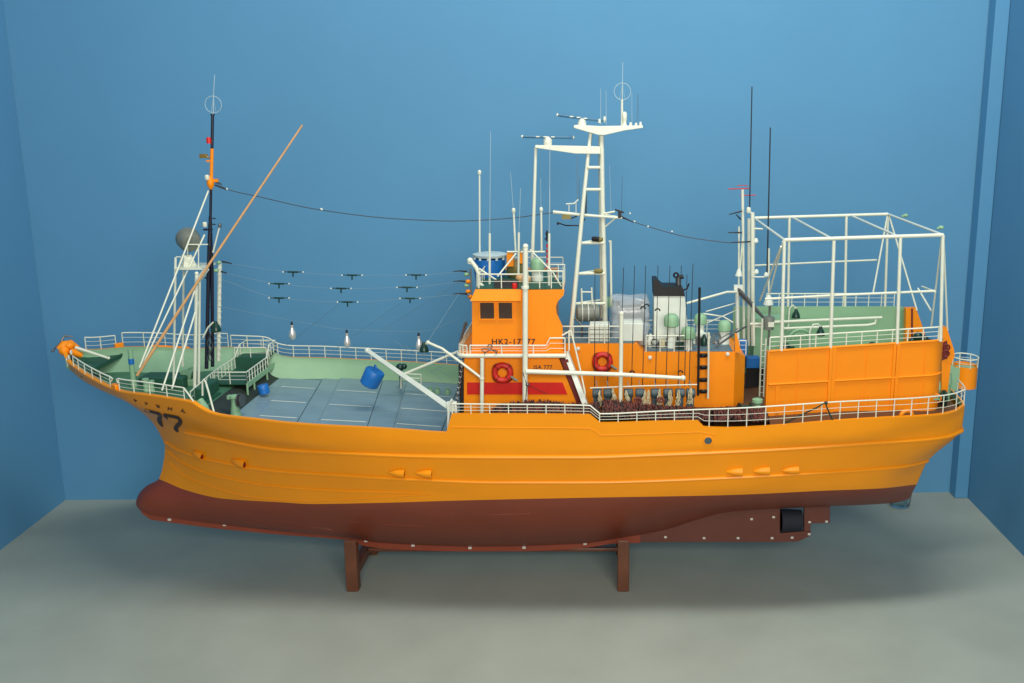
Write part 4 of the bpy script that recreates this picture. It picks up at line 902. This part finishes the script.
railing([V(x, y, zg1) for x, y in ring+ring[:1]], 8.5, 11, sg, 1, .65)
mb = MB(); x0g = P(942, 390, 0).x; mb.bb(x0g, cx_-9, -12, 40, baseZ(340)-4, zg1-1); mb.build('gallery_block', 'lgreen', sg, smooth=False)

# ------------------------------------------------------------------ roof gear of the wheelhouse
rg = root
bx = P(490, 282, 0)
tk = empty('water_tank', P(490, 284, 0), root)
mb = MB(); mb.lathe([(13, 0), (14, 1), (14.5, 8), (16, 18), (16.4, 29)], P(490, 286, 0), n=32); mb.build('tank_body', 'blue', tk)
mb = MB(); cap_z = P(490, 257, 0); prf = [(16.8, -1), (17.4, 0), (17.4, 1.6), (14, 2.6), (8, 3), (.1, 3.2)]; mb.lathe(prf, cap_z+V(0, 0, 2), n=32)
for k in range(12): a = k*math.pi/6; mb.box(cap_z+V(16.4*math.cos(a), 16.4*math.sin(a), 0), (2.2, 2.2, 2.4))
mb.build('tank_lid', 'pale', tk)
mb = MB(); mb.bb(P(507, 265, -20).x, P(513.5, 265, -20).x, -20, -10, P(510, 266, -20).z, P(510, 252.5, -20).z); mb.bb(P(518.5, 265, -20).x, P(522.5, 265, -20).x, -20, -10, P(510, 263, -20).z, P(510, 252.5, -20).z); mb.build('roof_box', 'orange', root)
mb = MB(); mb.lathe([(6, 0), (9, 4), (9.4, 14), (8, 18)], P(516, 277, -5), n=24); mb.build('roof_drum', 'olive', root)
e_ = empty('radome', P(538, 288, -30), root)
mb = MB(); mb.lathe([(6.8, 0), (6.8, 8), (5.8, 11), (3, 13), (.1, 13.6)], P(537.5, 270.5, -30), n=24); mb.build('vent_cap', 'lgreen', e_)
mb = MB(); mb.lathe([(6, 0), (5.6, 17)], P(537.5, 288, -30), n=24); mb.build('vent_stem', 'cream', e_)
mb = MB(); a = P(494, 288, -72); b = P(518, 279.5, -72); mb.add([(a.x, -73, a.z), (b.x, -73, a.z), (b.x, -69, b.z), (a.x, -69, b.z), (a.x, -64, a.z), (b.x, -64, a.z)], [(0, 1, 2, 3), (3, 2, 5, 4), (0, 3, 4), (1, 5, 2), (0, 4, 5, 1)]); mb.build('solar_panel', 'black', root, smooth=False)
mb = MB(); mb.lathe([(2.3, -2.4), (2.6, 0), (2.3, 2.4), (1, 3)], P(514.6, 285.5, -74), n=16); mb.build('side_light', 'bandred', root)
mb = MB(); mb.ball(P(520, 278, -40), 4.5, 1.1); mb.ball(P(527, 279, -36), 4, 1.2); mb.build('roof_lamp', 'tan', root)
mb = MB(); mb.tube([P(478.6, 289, -58), P(478.4, 272, -58), P(476, 267, -58), P(470.5, 259.5, -58), P(469, 263, -58)], 2.3, 12, 2.0); mb.ball(P(470, 260, -58), 2.8); mb.tube([P(480, 283, -58), P(486, 289, -58)], 1.6); mb.build('vent_pipe', 'white', root)
mb = MB(); mb.tube([P(507, 251.3, -30), P(545, 251.3, -30)], .9); mb.tube([P(516, 253, -40), P(497.5, 276, -60)], .8); mb.tube([P(530, 249, -50), P(553, 272, -62), P(562, 287, -62)], .7); mb.tube([P(479, 268, -60), P(497, 280, -60)], .8); mb.tube([P(519.5, 251, -30), P(525, 246, -60)], .6); mb.build('roof_frame', 'white', root)
zr2 = zr+.8
railing([V(P(px, 288, YH+3).x, YH+3, zr2) for px in (479, 500, 524)], 13.5, 20, root, 1, .7)
railing([V(P(px, 288, YH+3).x, YH+3, zr2) for px in (528, 545, 563)], 16.5, 12, root, 2, .7)
railing([V(P(563, 288, YH+3).x, YH+3, zr2), V(P(563, 288, YH+3).x, -20, zr2), V(P(545, 288, YH+3).x, -20, zr2)], 14.5, 11, root, 3, .55)
railing([V(q[2][0]+3, YH+4, zr2), V(q[2][0]+3, 50, zr2), V(q[4][0]-6, 50, zr2)], 12, 16, root, 1, .6)
def pole(px0, py0, px1, py1, Y, r, name='antenna_pole', m='white', capr=0, r2=None):
    mb = MB(); mb.tube([P(px0, py0, Y), P(px1, py1, Y)], r, 8, r2 or r)
    if capr: mb.lathe([(capr*.7, 0), (capr, 1), (capr*.9, 3.4), (capr*.4, 4.4)], P(px1, py1, Y)-V(0, 0, 1), n=12)
    return mb.build(name, m, root)
pole(479.7, 252, 479.5, 173, 0, .85, capr=1.9); pole(489.6, 288, 489.7, 233, -50, 1.1); pole(489.7, 234, 490.6, 131, -50, .26, 'whip_antenna', 'pale', r2=.18)
pole(515.6, 252, 513.6, 211, -20, 1.0, capr=2); pole(518.4, 276, 518.8, 232, -40, 1.1); pole(518.8, 233, 520.6, 188, -40, .2, 'whip_antenna', 'pale')
pole(513.4, 210, 510.5, 172, -20, .17, 'whip_antenna', 'pale'); pole(541.6, 252, 541.2, 210, -10, 1.0, capr=1.8); pole(549, 287, 549.2, 233, -58, 1.15); pole(549.2, 234, 550, 145, -58, .26, 'whip_antenna', 'pale', r2=.18)
pole(541, 209, 540.6, 178, -10, .17, 'whip_antenna', 'pale')
mb = MB()
for k in range(5): mb.lathe([(1.2, 0), (1.2, 3.6)], P(547.4, 268-k*5.2, -55), n=10)
mb.build('signal_flag_pole', M['lifering'], root)
mb = MB(); mb.tube([P(546.8, 241, -55), P(547, 230, -55)], .8); mb.tube([P(544.6, 239, -55), P(549.5, 235, -55)], .6); mb.ball(P(547, 233, -55), 1.6); mb.build('wind_sensor', 'black', root)
mb = MB(); mb.tube([P(535.8, 146.5, 0), P(534.2, 202, 0), P(532.2, 262, 0)], 1.5, 10, 1.9); mb.build('radar_support_pole', 'white', root)
for a, b, m_ in ((466.5, 274, 'lgreen'), (468, 281, 'orange'), (466.5, 285, 'lgreen'), (468, 291, 'orange'), (470, 296, 'orange')):
    mb = MB(); mb.ball(P(a, b, -20), 2.6, .8); mb.build('wire_fitting', m_, root)
mb = MB(); mb.tube([P(470.5, 268, -20), P(471.5, 300, -20)], .9); mb.tube([P(468, 272, -24), P(471, 272, -20)], .6); mb.tube([P(467, 295, -24), P(471, 295, -20)], .6); mb.build('wire_bracket', 'greydrum', root)
for y in (271, 281, 293.5):
    mb = MB(); mb.tube([P(453, y, -20), P(460, y-.6, -20), P(467, y, -20)], .35, 6, 1.0); mb.build('insulator', 'black', root)
# ------------------------------------------------------------------ main mast
mm = empty('main_mast', P(590, 335, 0), root)
mb = MB(); mb.tube([P(590.6, 132, 0), P(584, 195, -4), P(570.6, 335, -12)], 1.7, 10, 2.4); mb.build('mast_leg', 'white', mm)
mb = MB(); mb.tube([P(601.6, 130, 0), P(602.4, 195, 2), P(605.4, 330, 8)], 2.2, 10, 2.6); mb.build('mast_leg', 'white', mm)
mb = MB(); mb.tube([P(600, 135, 14), P(600.3, 195, 18), P(602.2, 325, 24)], 1.6, 10, 2); mb.build('mast_leg', 'white', mm)
mb = MB(); mb.tube([P(591.6, 134, 8), P(586, 185, 12), P(586, 215, 14)], .9, 8); mb.build('mast_leg', 'dsteel', mm)
for y, xl_ in ((167, 587), (189, 584.6), (242.5, 580), (273, 577), (303, 574)):
    mb = MB(); xr_ = 602+(y-167)*.022; mb.tube([P(xl_, y, -4), P(xr_, y, 2)], 1.5, 8)
    if y > 220: mb.tube([P(xl_, y, -4), P(600.5, y-3.5, 18)], 1.0, 8)
    mb.build('mast_rung', 'white', mm)
mb = MB(); mb.pp([(573.5, 125), (576, 124.4), (600, 125.6), (643, 125), (643, 127.5), (625, 130), (604, 134.8), (598, 134.4), (586, 131), (574, 127.5)], -6, 14); mb.build('upper_platform', 'white', mm, smooth=False, bevel=.5)
mb = MB(); mb.pp([(535, 144.6), (600.5, 146), (600.5, 153.5), (575, 153.2), (560, 151), (535, 147.4)], -5, 11); mb.build('lower_platform', 'white', mm, smooth=False, bevel=.5)
mb = MB(); mb.tube([P(553, 211.5, 0), P(583, 214.5, 0), P(622, 217.5, 0)], 1.7, 8, 1.2); mb.tube([P(604, 213, 0), P(615, 211, 0)], .9); mb.tube([P(605.5, 226, 4), P(616, 217, 0)], .8); mb.tube([P(604, 214, 3), P(622, 217.6, 0)], 1.1); mb.build('yard', 'white', mm)
mb = MB(); mb.bb(P(562, 216, -3).x, P(571, 216, -3).x, -5, 3, P(566, 218.6, -3).z, P(566, 214.6, -3).z); mb.build('junction_box', 'olive', mm)
mb = MB(); mb.tube([P(557, 222, 0), P(566, 225, 0), P(581, 225, 0), P(585, 218, 0)], .7, 6); mb.tube([P(571, 218, 0), P(577, 215.5, 0)], .7, 6); mb.ball(P(558, 223, 0), 1.4); mb.build('cable', 'black', mm)
mb = MB(); mb.tube([P(566, 203.5, 0), P(574, 203, 0), P(578.5, 199, 0)], .7); mb.tube([P(569, 211, 0), P(569, 203.5, 0)], .45); mb.tube([P(576, 212, 0), P(576, 201, 0)], .45); mb.build('wind_vane', 'cream', mm)
for a, b, c_, d, py_ in ((522.5, 136, 573.2, 137, (547.8, 141)), (557.6, 114.4, 604, 120.4, (582, 123))):
    ra = empty('radar_scanner', P(py_[0], py_[1]+4, 0), mm)
    mb = MB(); mb.tube([P(a, b, -3), P(c_, d, 3)], 1.5, 8); mb.build('scanner_bar', 'radar', ra)
    mb = MB(); mb.ball(P(a, b, -3), 1.5); mb.ball(P(c_, d, 3), 1.5)
    for k in range(3): t = .3+k*.15; mb.box(P(a+(c_-a)*t, b+(d-b)*t-.2, -4.4), (3.5, .6, 1))
    mb.build('scanner_cap', 'white', ra)
    mb = MB(); mb.lathe([(3.6, -4.5), (4.2, -2), (4.2, 1.5), (2.6, 3.6), (1.2, 5)], P(*py_, 0), n=18); mb.build('scanner_pod', 'white', ra)
mb = MB(); mb.torus(P(622.4, 91, 0), 8, .26, (0, 1, 0), 32, 6); mb.tube([P(622.2, 99, 0), P(622.4, 84, 0)], .55); mb.tube([P(622.4, 84, 0), P(622.8, 62, 0)], .28, 6); mb.tube([P(619.5, 99, 0), P(622.4, 84, 0), P(625, 99, 0)], .2, 5); mb.build('loop_antenna', 'pale', mm)
mb = MB(); mb.tube([P(622, 126, 0), P(622, 99, 0)], 1.1); mb.lathe([(4, 0), (3, 1), (2, 3), (1.8, 6), (2.4, 8), (2.4, 13), (1.4, 15)], P(624.5, 127, -2), n=14); mb.build('antenna_pole', 'white', mm)
for a, b in ((630.5, 126), (636, 126.5), (640.5, 125.5), (599.5, 122.5), (604.6, 120)):
    mb = MB(); mb.lathe([(1.3, 0), (1.5, 1), (1.1, 4)], P(a, b, 0), n=10); mb.build('mast_light', 'cream', mm)
for x0_, y0_, x1_, y1_, r, m_ in ((637.5, 126, 638, 94, .7, 'radar'), (600.8, 124, 600.6, 88, .22, 'pale'), (606.2, 124, 606, 90, .22, 'pale'), (632, 126, 631.8, 92, .18, 'pale'), (579.5, 200, 579, 176, .5, 'radar'), (621.3, 216, 622.3, 176, .55, 'radar'), (577.5, 200, 577, 153, .25, 'dsteel'), (550, 212, 549.6, 150, .2, 'pale'), (611, 212, 609.6, 165, .16, 'pale')):
    mb = MB(); mb.tube([P(x0_, y0_, 2), P(x1_, y1_, 2)], r, 6, r*.7); mb.build('whip_antenna', m_, mm)
mb = MB(); mb.tube([P(615, 209, 0), P(624, 212, 0)], .9, 6); mb.box(P(619.5, 214, 0), (3, 3, 7)); mb.tube([P(621, 216, 0), P(634, 222, 0)], 1.0, 6, .5); mb.build('insulator', 'black', mm)
for a, b, m_ in ((596, 238.5, 'black'), (598.6, 239, 'olive'), (598.5, 270.5, 'olive')):
    mb = MB(); mb.lathe([(2.2, -4), (2.6, 0), (2, 4)], P(a, b, -3), (1, -.4, 0), n=12); mb.build('deck_light', m_, mm)
mb = MB(); mb.tube([P(610.6, 240, 10), P(611.4, 305, 10)], 1.1); mb.tube([P(609, 240, 10), P(610.6, 243, 10)], .7); mb.build('antenna_pole', 'white', mm)
mb = MB(); mb.tube([P(581.5, 288, -5), P(582, 306, -5)], .8); mb.tube([P(591.6, 287, -5), P(592.4, 306, -5)], .8); mb.tube([P(582, 291.5, -5), P(592, 291.5, -5)], .7); mb.build('ladder', 'white', mm)
mb = MB(); mb.lathe([(6, 0), (5.6, 7), (3, 10)], P(608, 306, 30)); mb.build('green_vent', 'lgreen', root)

# ------------------------------------------------------------------ rigging wires
def sag(pts, r=.3, m='wire', n=40, name='rigging_wire'):
    xs = [p[0] for p in pts]; ys = [p[1] for p in pts]
    mb = MB(); mb.tube([P(xs[0]+(xs[-1]-xs[0])*i/n, pchip(xs, ys, xs[0]+(xs[-1]-xs[0])*i/n), 0) for i in range(n+1)], r, 5); return mb.build(name, m, root)
w1 = sag([(215, 182), (228, 189), (256, 195.5), (321, 209.5), (400, 218.5), (455, 220.5), (506, 218), (553, 212)], .45)
w2 = sag([(621, 217), (645, 225), (690, 237), (730, 242.5)], .45)
for w_, pts in ((w1, ((227, 188.5), (321, 208.5), (322, 209))), (w2, ((630, 213), (634.5, 221), (672, 231), (648, 226)))):
    for a, b in pts:
        mb = MB(); mb.ball(P(a, b, -1), 1.0); mb.build('line_clip', 'cream', w_)
lw_ = []
for y0_, pts, y1_ in ((262, [(293, 271.6), (352, 274.8), (416, 274.6)], 271), (272, [(279, 283.3), (341, 288), (407, 287)], 281), (279, [(279, 297.6), (347.5, 301.6), (410, 298)], 293.5)):
    w_ = sag([(222, y0_)]+pts+[(462, y1_)], .16, 'pwire'); lw_.append(w_)
    for a, b in pts:
        mb = MB(); mb.tube([P(a-9, b-.4, 0), P(a, b, 0), P(a+9, b-.2, 0)], .45, 6); mb.tube([P(a-5, b-.2, 0), P(a+5, b, 0)], .95, 6); mb.tube([P(a, b, 0), P(a, b+4.6, 0)], .75, 6); mb.build('lamp_socket', 'lampgreen', w_)
        for dx_ in (-10, 10): mb = MB(); mb.ball(P(a+dx_, b, 0), .85, n=8); mb.build('line_clip', 'cream', w_)
w_ = sag([(219, 306), (292.5, 320), (347, 329), (421, 331), (459, 318)], .14, 'pwire')
for a, b, ya, c_, d, yb_ in ((460, 281, -20, 382, 330, 60), (459, 293, -20, 428, 341, -80), (400, 303, 0, 330, 352, 112), (340, 303, 0, 285, 346, 112), (430, 372, 40, 470, 352, 0), (395, 340, 60, 447, 385, 40), (405, 345, 60, 452, 378, 40)):
    mb = MB(); mb.tube([P(a, b, ya), P(c_, d, yb_)], .17, 5); mb.build('rigging_wire', 'pwire', root)

# ------------------------------------------------------------------ loose things
LAB = ['silver fishing lamp hanging leftmost, behind the green catwalk and above the far rail',
       'silver fishing lamp hanging above the far rail left of the white boom tip',
       'silver fishing lamp hanging just left of the dark green work lamp beside the davit']
lab0 = None; pos = ((292.4, 333), (347.2, 341), (419, 344))
def make_lamp(px, py):
    e_ = empty('fishing_lamp', P(px, py+5, 0))
    mb = MB(); mb.lathe([(.1, -6.4), (2.2, -5.9), (3.2, -4), (3.5, -1.5), (2.8, 2.2), (1.6, 5.2), (1.4, 7.4), (1.6, 8.6), (.8, 9.2)], P(px, py, 0), n=20); mb.build('lamp_bulb', 'steel', e_)
    mb = MB(); mb.lathe([(1.2, 8.8), (1.1, 11), (.5, 12.5)], P(px, py, 0), n=10); mb.build('lamp_cap', 'black', e_)
    return e_
l0 = make_lamp(*pos[0]); tag(l0, LAB[0], 'lamp', 'silver fishing lamps hung over the well deck')
for i in (1, 2):
    c_ = copy_tree(l0, P(*pos[i], 0)-P(*pos[0], 0)); c_['label'] = LAB[i]
def life_ring(px, py, Y, label):
    e_ = empty('life_ring', P(px, py+10, Y)); c_ = P(px, py, Y)
    mb = MB(); mb.torus(c_, 7.4, 2.9, (0, 1, 0), 36, 10); mb.build('ring', 'lifering', e_)
    mb = MB()
    for k in range(4):
        a = math.radians(45+90*k); mb.torus(c_+V(7.4*math.cos(a), 0, 7.4*math.sin(a)), 2.9, .45, (-math.sin(a), 0, math.cos(a)), 14, 6)
    pts = []
    for k in range(41): a = 2*math.pi*k/40; rr = 10.2+.7*math.cos(4*a+math.pi); pts.append(c_+V(rr*math.cos(a), -.6, rr*math.sin(a)))
    mb.tube(pts, .35, 5); mb.build('grab_line', 'dred', e_)
    mb = MB(); mb.tube([c_+V(8, -2.4, -3), c_+V(14, -3.4, -7)], 1.2, 8); mb.build('ring_light', 'greydrum', e_)
    tag(e_, label, 'life ring', 'red life rings on the orange cabin walls')
life_ring(502.6, 372.3, YL-3.2, 'red life ring on the orange wall above the bright red band')
life_ring(602.5, 361.3, YC-3.2, 'red life ring on the orange casing wall between two white posts')
# blue floats
def blue_tub(px, py, Y, s_, rot, label, strap):
    c_ = P(px, py, Y); mb = MB(); Rm = Matrix.Rotation(math.radians(rot), 3, 'Y')
    prf = [(.1, -s_*.95), (s_*.80, -s_*.93), (s_*.95, -s_*.8), (s_*.98, 0), (s_*1.0, s_*.66), (s_*.9, s_*.8), (s_*.5, s_*.9), (.1, s_*.92)]
    ax = Rm @ V(0, 0, 1)
    e_ = empty('blue_float', c_-V(0, 0, s_)); mb.lathe(prf, c_, ax, 28); mb.build('float_body', 'blue', e_)
    if strap:
        mb = MB(); p = c_+ax*s_*.9; mb.tube([p, p+V(-1, 0, 5)], 1.2, 8); mb.torus(p, 2, .7, (0, 1, 0), 12, 6); mb.build('strap', 'blue', e_)
    tag(e_, label, 'float'); return e_
blue_tub(372.3, 376.8, -14, 10.2, 28, 'large blue float hanging from the tip of the white boom', True)
p = deckpt(263, 397)
blue_tub(263.5, 388.5, p.y, 5.8, -12, 'small blue float standing on the grey deck beside the green catwalk', False)
# liferaft canister, crate, wrapped gear
c_ = P(588, 312.5, -10); lr = empty('liferaft_canister', P(588, 325, -10))
mb = MB(); mb.lathe([(5, -12), (8, -10.6), (8.6, -6), (8.6, 6), (8, 10.6), (5, 12)], c_, (1, .1, 0), 24); mb.build('canister_shell', 'greydrum', lr)
mb = MB()
for k in (-6, 0, 6): mb.torus(c_+V(k, 0, 0), 8.8, .5, (1, .1, 0), 24, 6)
mb.build('canister_strap', 'cream', lr)
mb = MB(); mb.tube([P(575, 318, -18), P(582, 325, -18), P(595, 325, -18), P(602, 318, -18)], 1, 8); mb.tube([P(582, 325, -18), P(582, 342, -18)], 1); mb.tube([P(595, 325, -18), P(595, 342, -18)], 1); mb.build('cradle', 'dsteel', lr)
tag(lr, 'grey barrel shaped liferaft canister lying between the legs of the main mast', 'liferaft')
ck = empty('white_crate', P(599.5, 343, YC+6)); a, b = P(589.7, 343, YC+6), P(609.6, 324, YC+6)
mb = MB(); mb.bb(a.x, b.x, YC+6, YC+22, zc1+.9, b.z); mb.build('crate_body', 'cream', ck, bevel=.5)
mb = MB()
for k in range(1, 4): x = a.x+(b.x-a.x)*k/4; mb.bb(x-.3, x+.3, YC+5.6, YC+6.1, zc1+1, b.z-.3)
for k in range(1, 4): z = a.z+(b.z-a.z)*k/4; mb.bb(a.x+.2, b.x-.2, YC+5.55, YC+6.05, z-.3, z+.3)
mb.build('crate_ribs', 'greydrum', ck, smooth=False)
tag(ck, 'white ribbed crate on the casing roof below the grey liferaft canister', 'crate')
wb = empty('covered_winch', P(632, 343, -25))
a, b = P(622, 343, -38), P(643, 323, -38); mb = MB(); mb.bb(a.x, b.x, -38, -14, zc1+.9, b.z); mb.build('cabinet', 'cream', wb, bevel=.6)
mb = MB(); x0_, x1_ = P(612, 320, -10).x, P(650, 320, -10).x; mb.lathe([(9, -14), (12, -13), (12, -11), (7, -10), (7, 10), (12, 11), (12, 13), (9, 14)], P(631, 311, -6), (1, 0, .08), 18); mb.build('winch_reel', 'dsteel', wb)
mb = MB(); n = 26; rr = 14; vs = []; fs = []
random.seed(3)
for i in range(rr):
    t = i/(rr-1)
    for j in range(n):
        a = 2*math.pi*j/n; R0 = 21*min(1/max(abs(math.cos(a)), abs(math.sin(a))), 1.22)*(1-.12*t**4)+1.0*math.sin(i*1.9+a)+.8*math.sin(9*a-i*1.3); 
        vs.append(P(630, 341, -8)+V(R0*math.cos(a)*(.92 if t < .95 else .74), R0*.8*math.sin(a)*(1 if t < .95 else .7), min(t*50, 47)+1.0*math.sin(3*a+i)))
for i in range(rr-1):
    for j in range(n): fs.append((i*n+j, i*n+(j+1) % n, (i+1)*n+(j+1) % n, (i+1)*n+j))
fs.append(tuple((rr-1)*n+j for j in range(n)))
mb.add(vs, fs); mb.build('plastic_cover', 'film', wb)
tag(wb, 'white deck machine wrapped in clear crinkled plastic, right of the main mast', 'wrapped machine')
# netting on the side deck
def net(pxs, label, y0=-120, y1=-95, seed=1, hmul=1.0):
    random.seed(seed); mb = MB(); n = 150; m_ = 12; vs = []; fs = []
    for i in range(n+1):
        t = i/n; px = pxs[0][0]+(pxs[-1][0]-pxs[0][0])*t
        x = P(px, 410, -108).x; top = P(px, pchip([p[0] for p in pxs], [p[1] for p in pxs], px), (y0+y1)/2).z
        for j in range(m_+1):
            s_ = j/m_; y = y0+(y1-y0)*s_; bump = math.sin(math.pi*min(max(s_*.9+.12, 0), 1))**.5
            z = (baseZ(x)-3.5)+(top-baseZ(x)+3.5)*bump*(.88+.2*random.random())
            vs.append((x+random.uniform(-.6, .6), y+random.uniform(-.5, .5), z if 0 < i < n else baseZ(x)-3.5))
    for i in range(n):
        for j in range(m_): a = i*(m_+1)+j; fs.append((a, a+m_+1, a+m_+2, a+1))
    mb.add(vs, fs); e_ = empty('fishing_net', V(P((pxs[0][0]+pxs[-1][0])/2, 410, -108).x, (y0+y1)/2, 198))
    mb.build('net_heap', 'net', e_)
    mb = MB()
    for k in range(260):
        i = random.randrange(2, n-6); j = random.randrange(1, m_-2); q_ = [Vector(vs[(i+a)*(m_+1)+min(j+random.choice((0, 1, -1)), m_)])+V(0, 0, random.uniform(.2, 1.5)) for a in range(4)]
        mb.tube(q_, .28, 4)
    mb.build('net_strands', 'netstrand', e_)
    tag(e_, label, 'fishing net', 'red brown nets heaped on the side deck')
net([(488, 411), (500, 405), (520, 402), (545, 401), (575, 404), (592, 404), (600, 400)], 'red brown net heaped behind the raised side rail below the white side ladder', -118, -92, 2)
net([(601, 400), (615, 400.5), (640, 404), (680, 407), (712, 410)], 'red brown fishing net heaped under the row of slate grey line machines', -121, -82, 5)
net([(713, 410), (730, 407.5), (745, 409), (768, 410)], 'short red brown net heap on deck before the black doorway', -121, -84, 9)
# rope bundles hanging from the line machines
LB = ['pale rope bundle hanging from the line machine nearest the foot of the white side ladder', 'pale rope bundle hanging just left of the white post under the long boom', 'pale rope bundle hanging just right of the white post under the long boom',
      'pale rope bundle hanging in the middle of the line machine row, its left one', 'pale rope bundle hanging in the middle of the line machine row, its right one', 'wide pale rope bundle hanging below the free end of the long boom', 'long pale rope bundle hanging third from the right end of the line machines', 'pale rope bundle hanging second from the right end of the line machines', 'pale tangled rope bundle at the right end of the line machine row']
for i, px in enumerate((600, 613, 626, 645, 648.5, 660, 670.5, 679, 691)):
    random.seed(20+i); mb = MB(); top_ = P(px, 387+random.random()*3, -97)
    for k in range(8):
        q_ = [top_]
        for s_ in range(1, 5): q_.append(top_+V(random.uniform(-1.6, 1.6)+(k-5)*.3*s_*.5+(3 if i in (1, 2) else 0)*s_/4, random.uniform(-1.5, 1), -s_*3.9))
        mb.tube(q_, .38, 5)
    o_ = mb.build('rope_bundle', 'rope'); tag(o_, LB[i], 'rope', 'pale rope bundles on the line machines')
for i, px in enumerate((636, 659)):
    mb = MB()
    for k in range(4): mb.torus(P(px+k*1.2, 399+k % 2, -99), 2.4, .5, (.4*k-.6, 1, .2), 12, 5)
    o_ = mb.build('line_coil', 'netstrand'); tag(o_, ['reddish line coil hanging left of centre in the line machine row', 'reddish line coil hanging right of centre in the line machine row'][i], 'line coil')
mb = MB(); mb.tube([P(778, 426, -118), P(800, 415, -122), P(817, 407, -122), P(825, 402, -123), P(829, 412, -123), P(835, 425, -119)], .8, 6); mb.ball(P(826, 402.5, -123), 1.8); mb.ball(P(834, 423, -120), 2.2, .7); mb.ball(P(779, 426, -119), 2, .6)
tag(mb.build('mooring_rope', 'lampgreen'), 'dark green mooring rope looped over the near stern railing before the big orange wall', 'rope')
mb = MB(); mb.tube([P(890, 400, -112), P(900, 403, -110), P(915, 398, -108)], .9, 6); mb.tube([P(893, 399, -112), P(905, 405, -110)], .7, 6)
# ------------------------------------------------------------------ stand and glass bowl
sd = empty('display_stand', (0, 0, 0)); tag(sd, 'dark brown wooden stand of square posts carrying the ship model', 'display stand')
for p0_, p1_ in ((346.5, 358.5), (617.5, 629)):
    a, b = P(p0_, 592, -50).x, P(p1_, 592, -50).x
    for y0, y1 in ((-50, -38), (38, 50)):
        mb = MB(); y2, y3 = (52, 57)[::1] if y0 > 0 else (57, 52), None
        za_, zb2 = ((57, 50) if y0 < 0 else (50, 57))
        mb.add([(a, y0, 0), (b, y0, 0), (b, y1, 0), (a, y1, 0), (a, y0, za_), (b, y0, za_), (b, y1, zb2), (a, y1, zb2)], [(3, 2, 1, 0), (4, 5, 6, 7), (0, 1, 5, 4), (1, 2, 6, 5), (2, 3, 7, 6), (3, 0, 4, 7)])
        mb.build('post', 'wood', sd, smooth=False, bevel=1.0)
    mb = MB(); mb.bb(a+2, b-2, -37.9, 37.9, 12, 22.6); mb.build('cross_bar', 'wood', sd, smooth=False, bevel=.8)
a, b = P(360, 592, -50).x, P(617.5, 592, -50).x
mb = MB(); mb.bb(a-3, b+2, 5, 11, 19.5, 23.5); mb.build('under_keel_bar', 'wood', sd, smooth=False, bevel=1)  # thin wood-toned bar lying just below the keel
bwp = F(903, 510, 0); bwp.y += 0
mb = MB(); R = 13.5
mb.lathe([(R*.6, .3), (R*.8, .8), (R*.95, 8), (R*1.05, 24), (R*1.0, 24), (R*.88, 8), (R*.72, 2.6), (.1, 2.2)], bwp+V(0, 14, 0), n=32)
gb = mb.build('glass_bowl', 'glass'); tag(gb, 'small clear glass bowl on the table half hidden behind the ship stern', 'bowl')
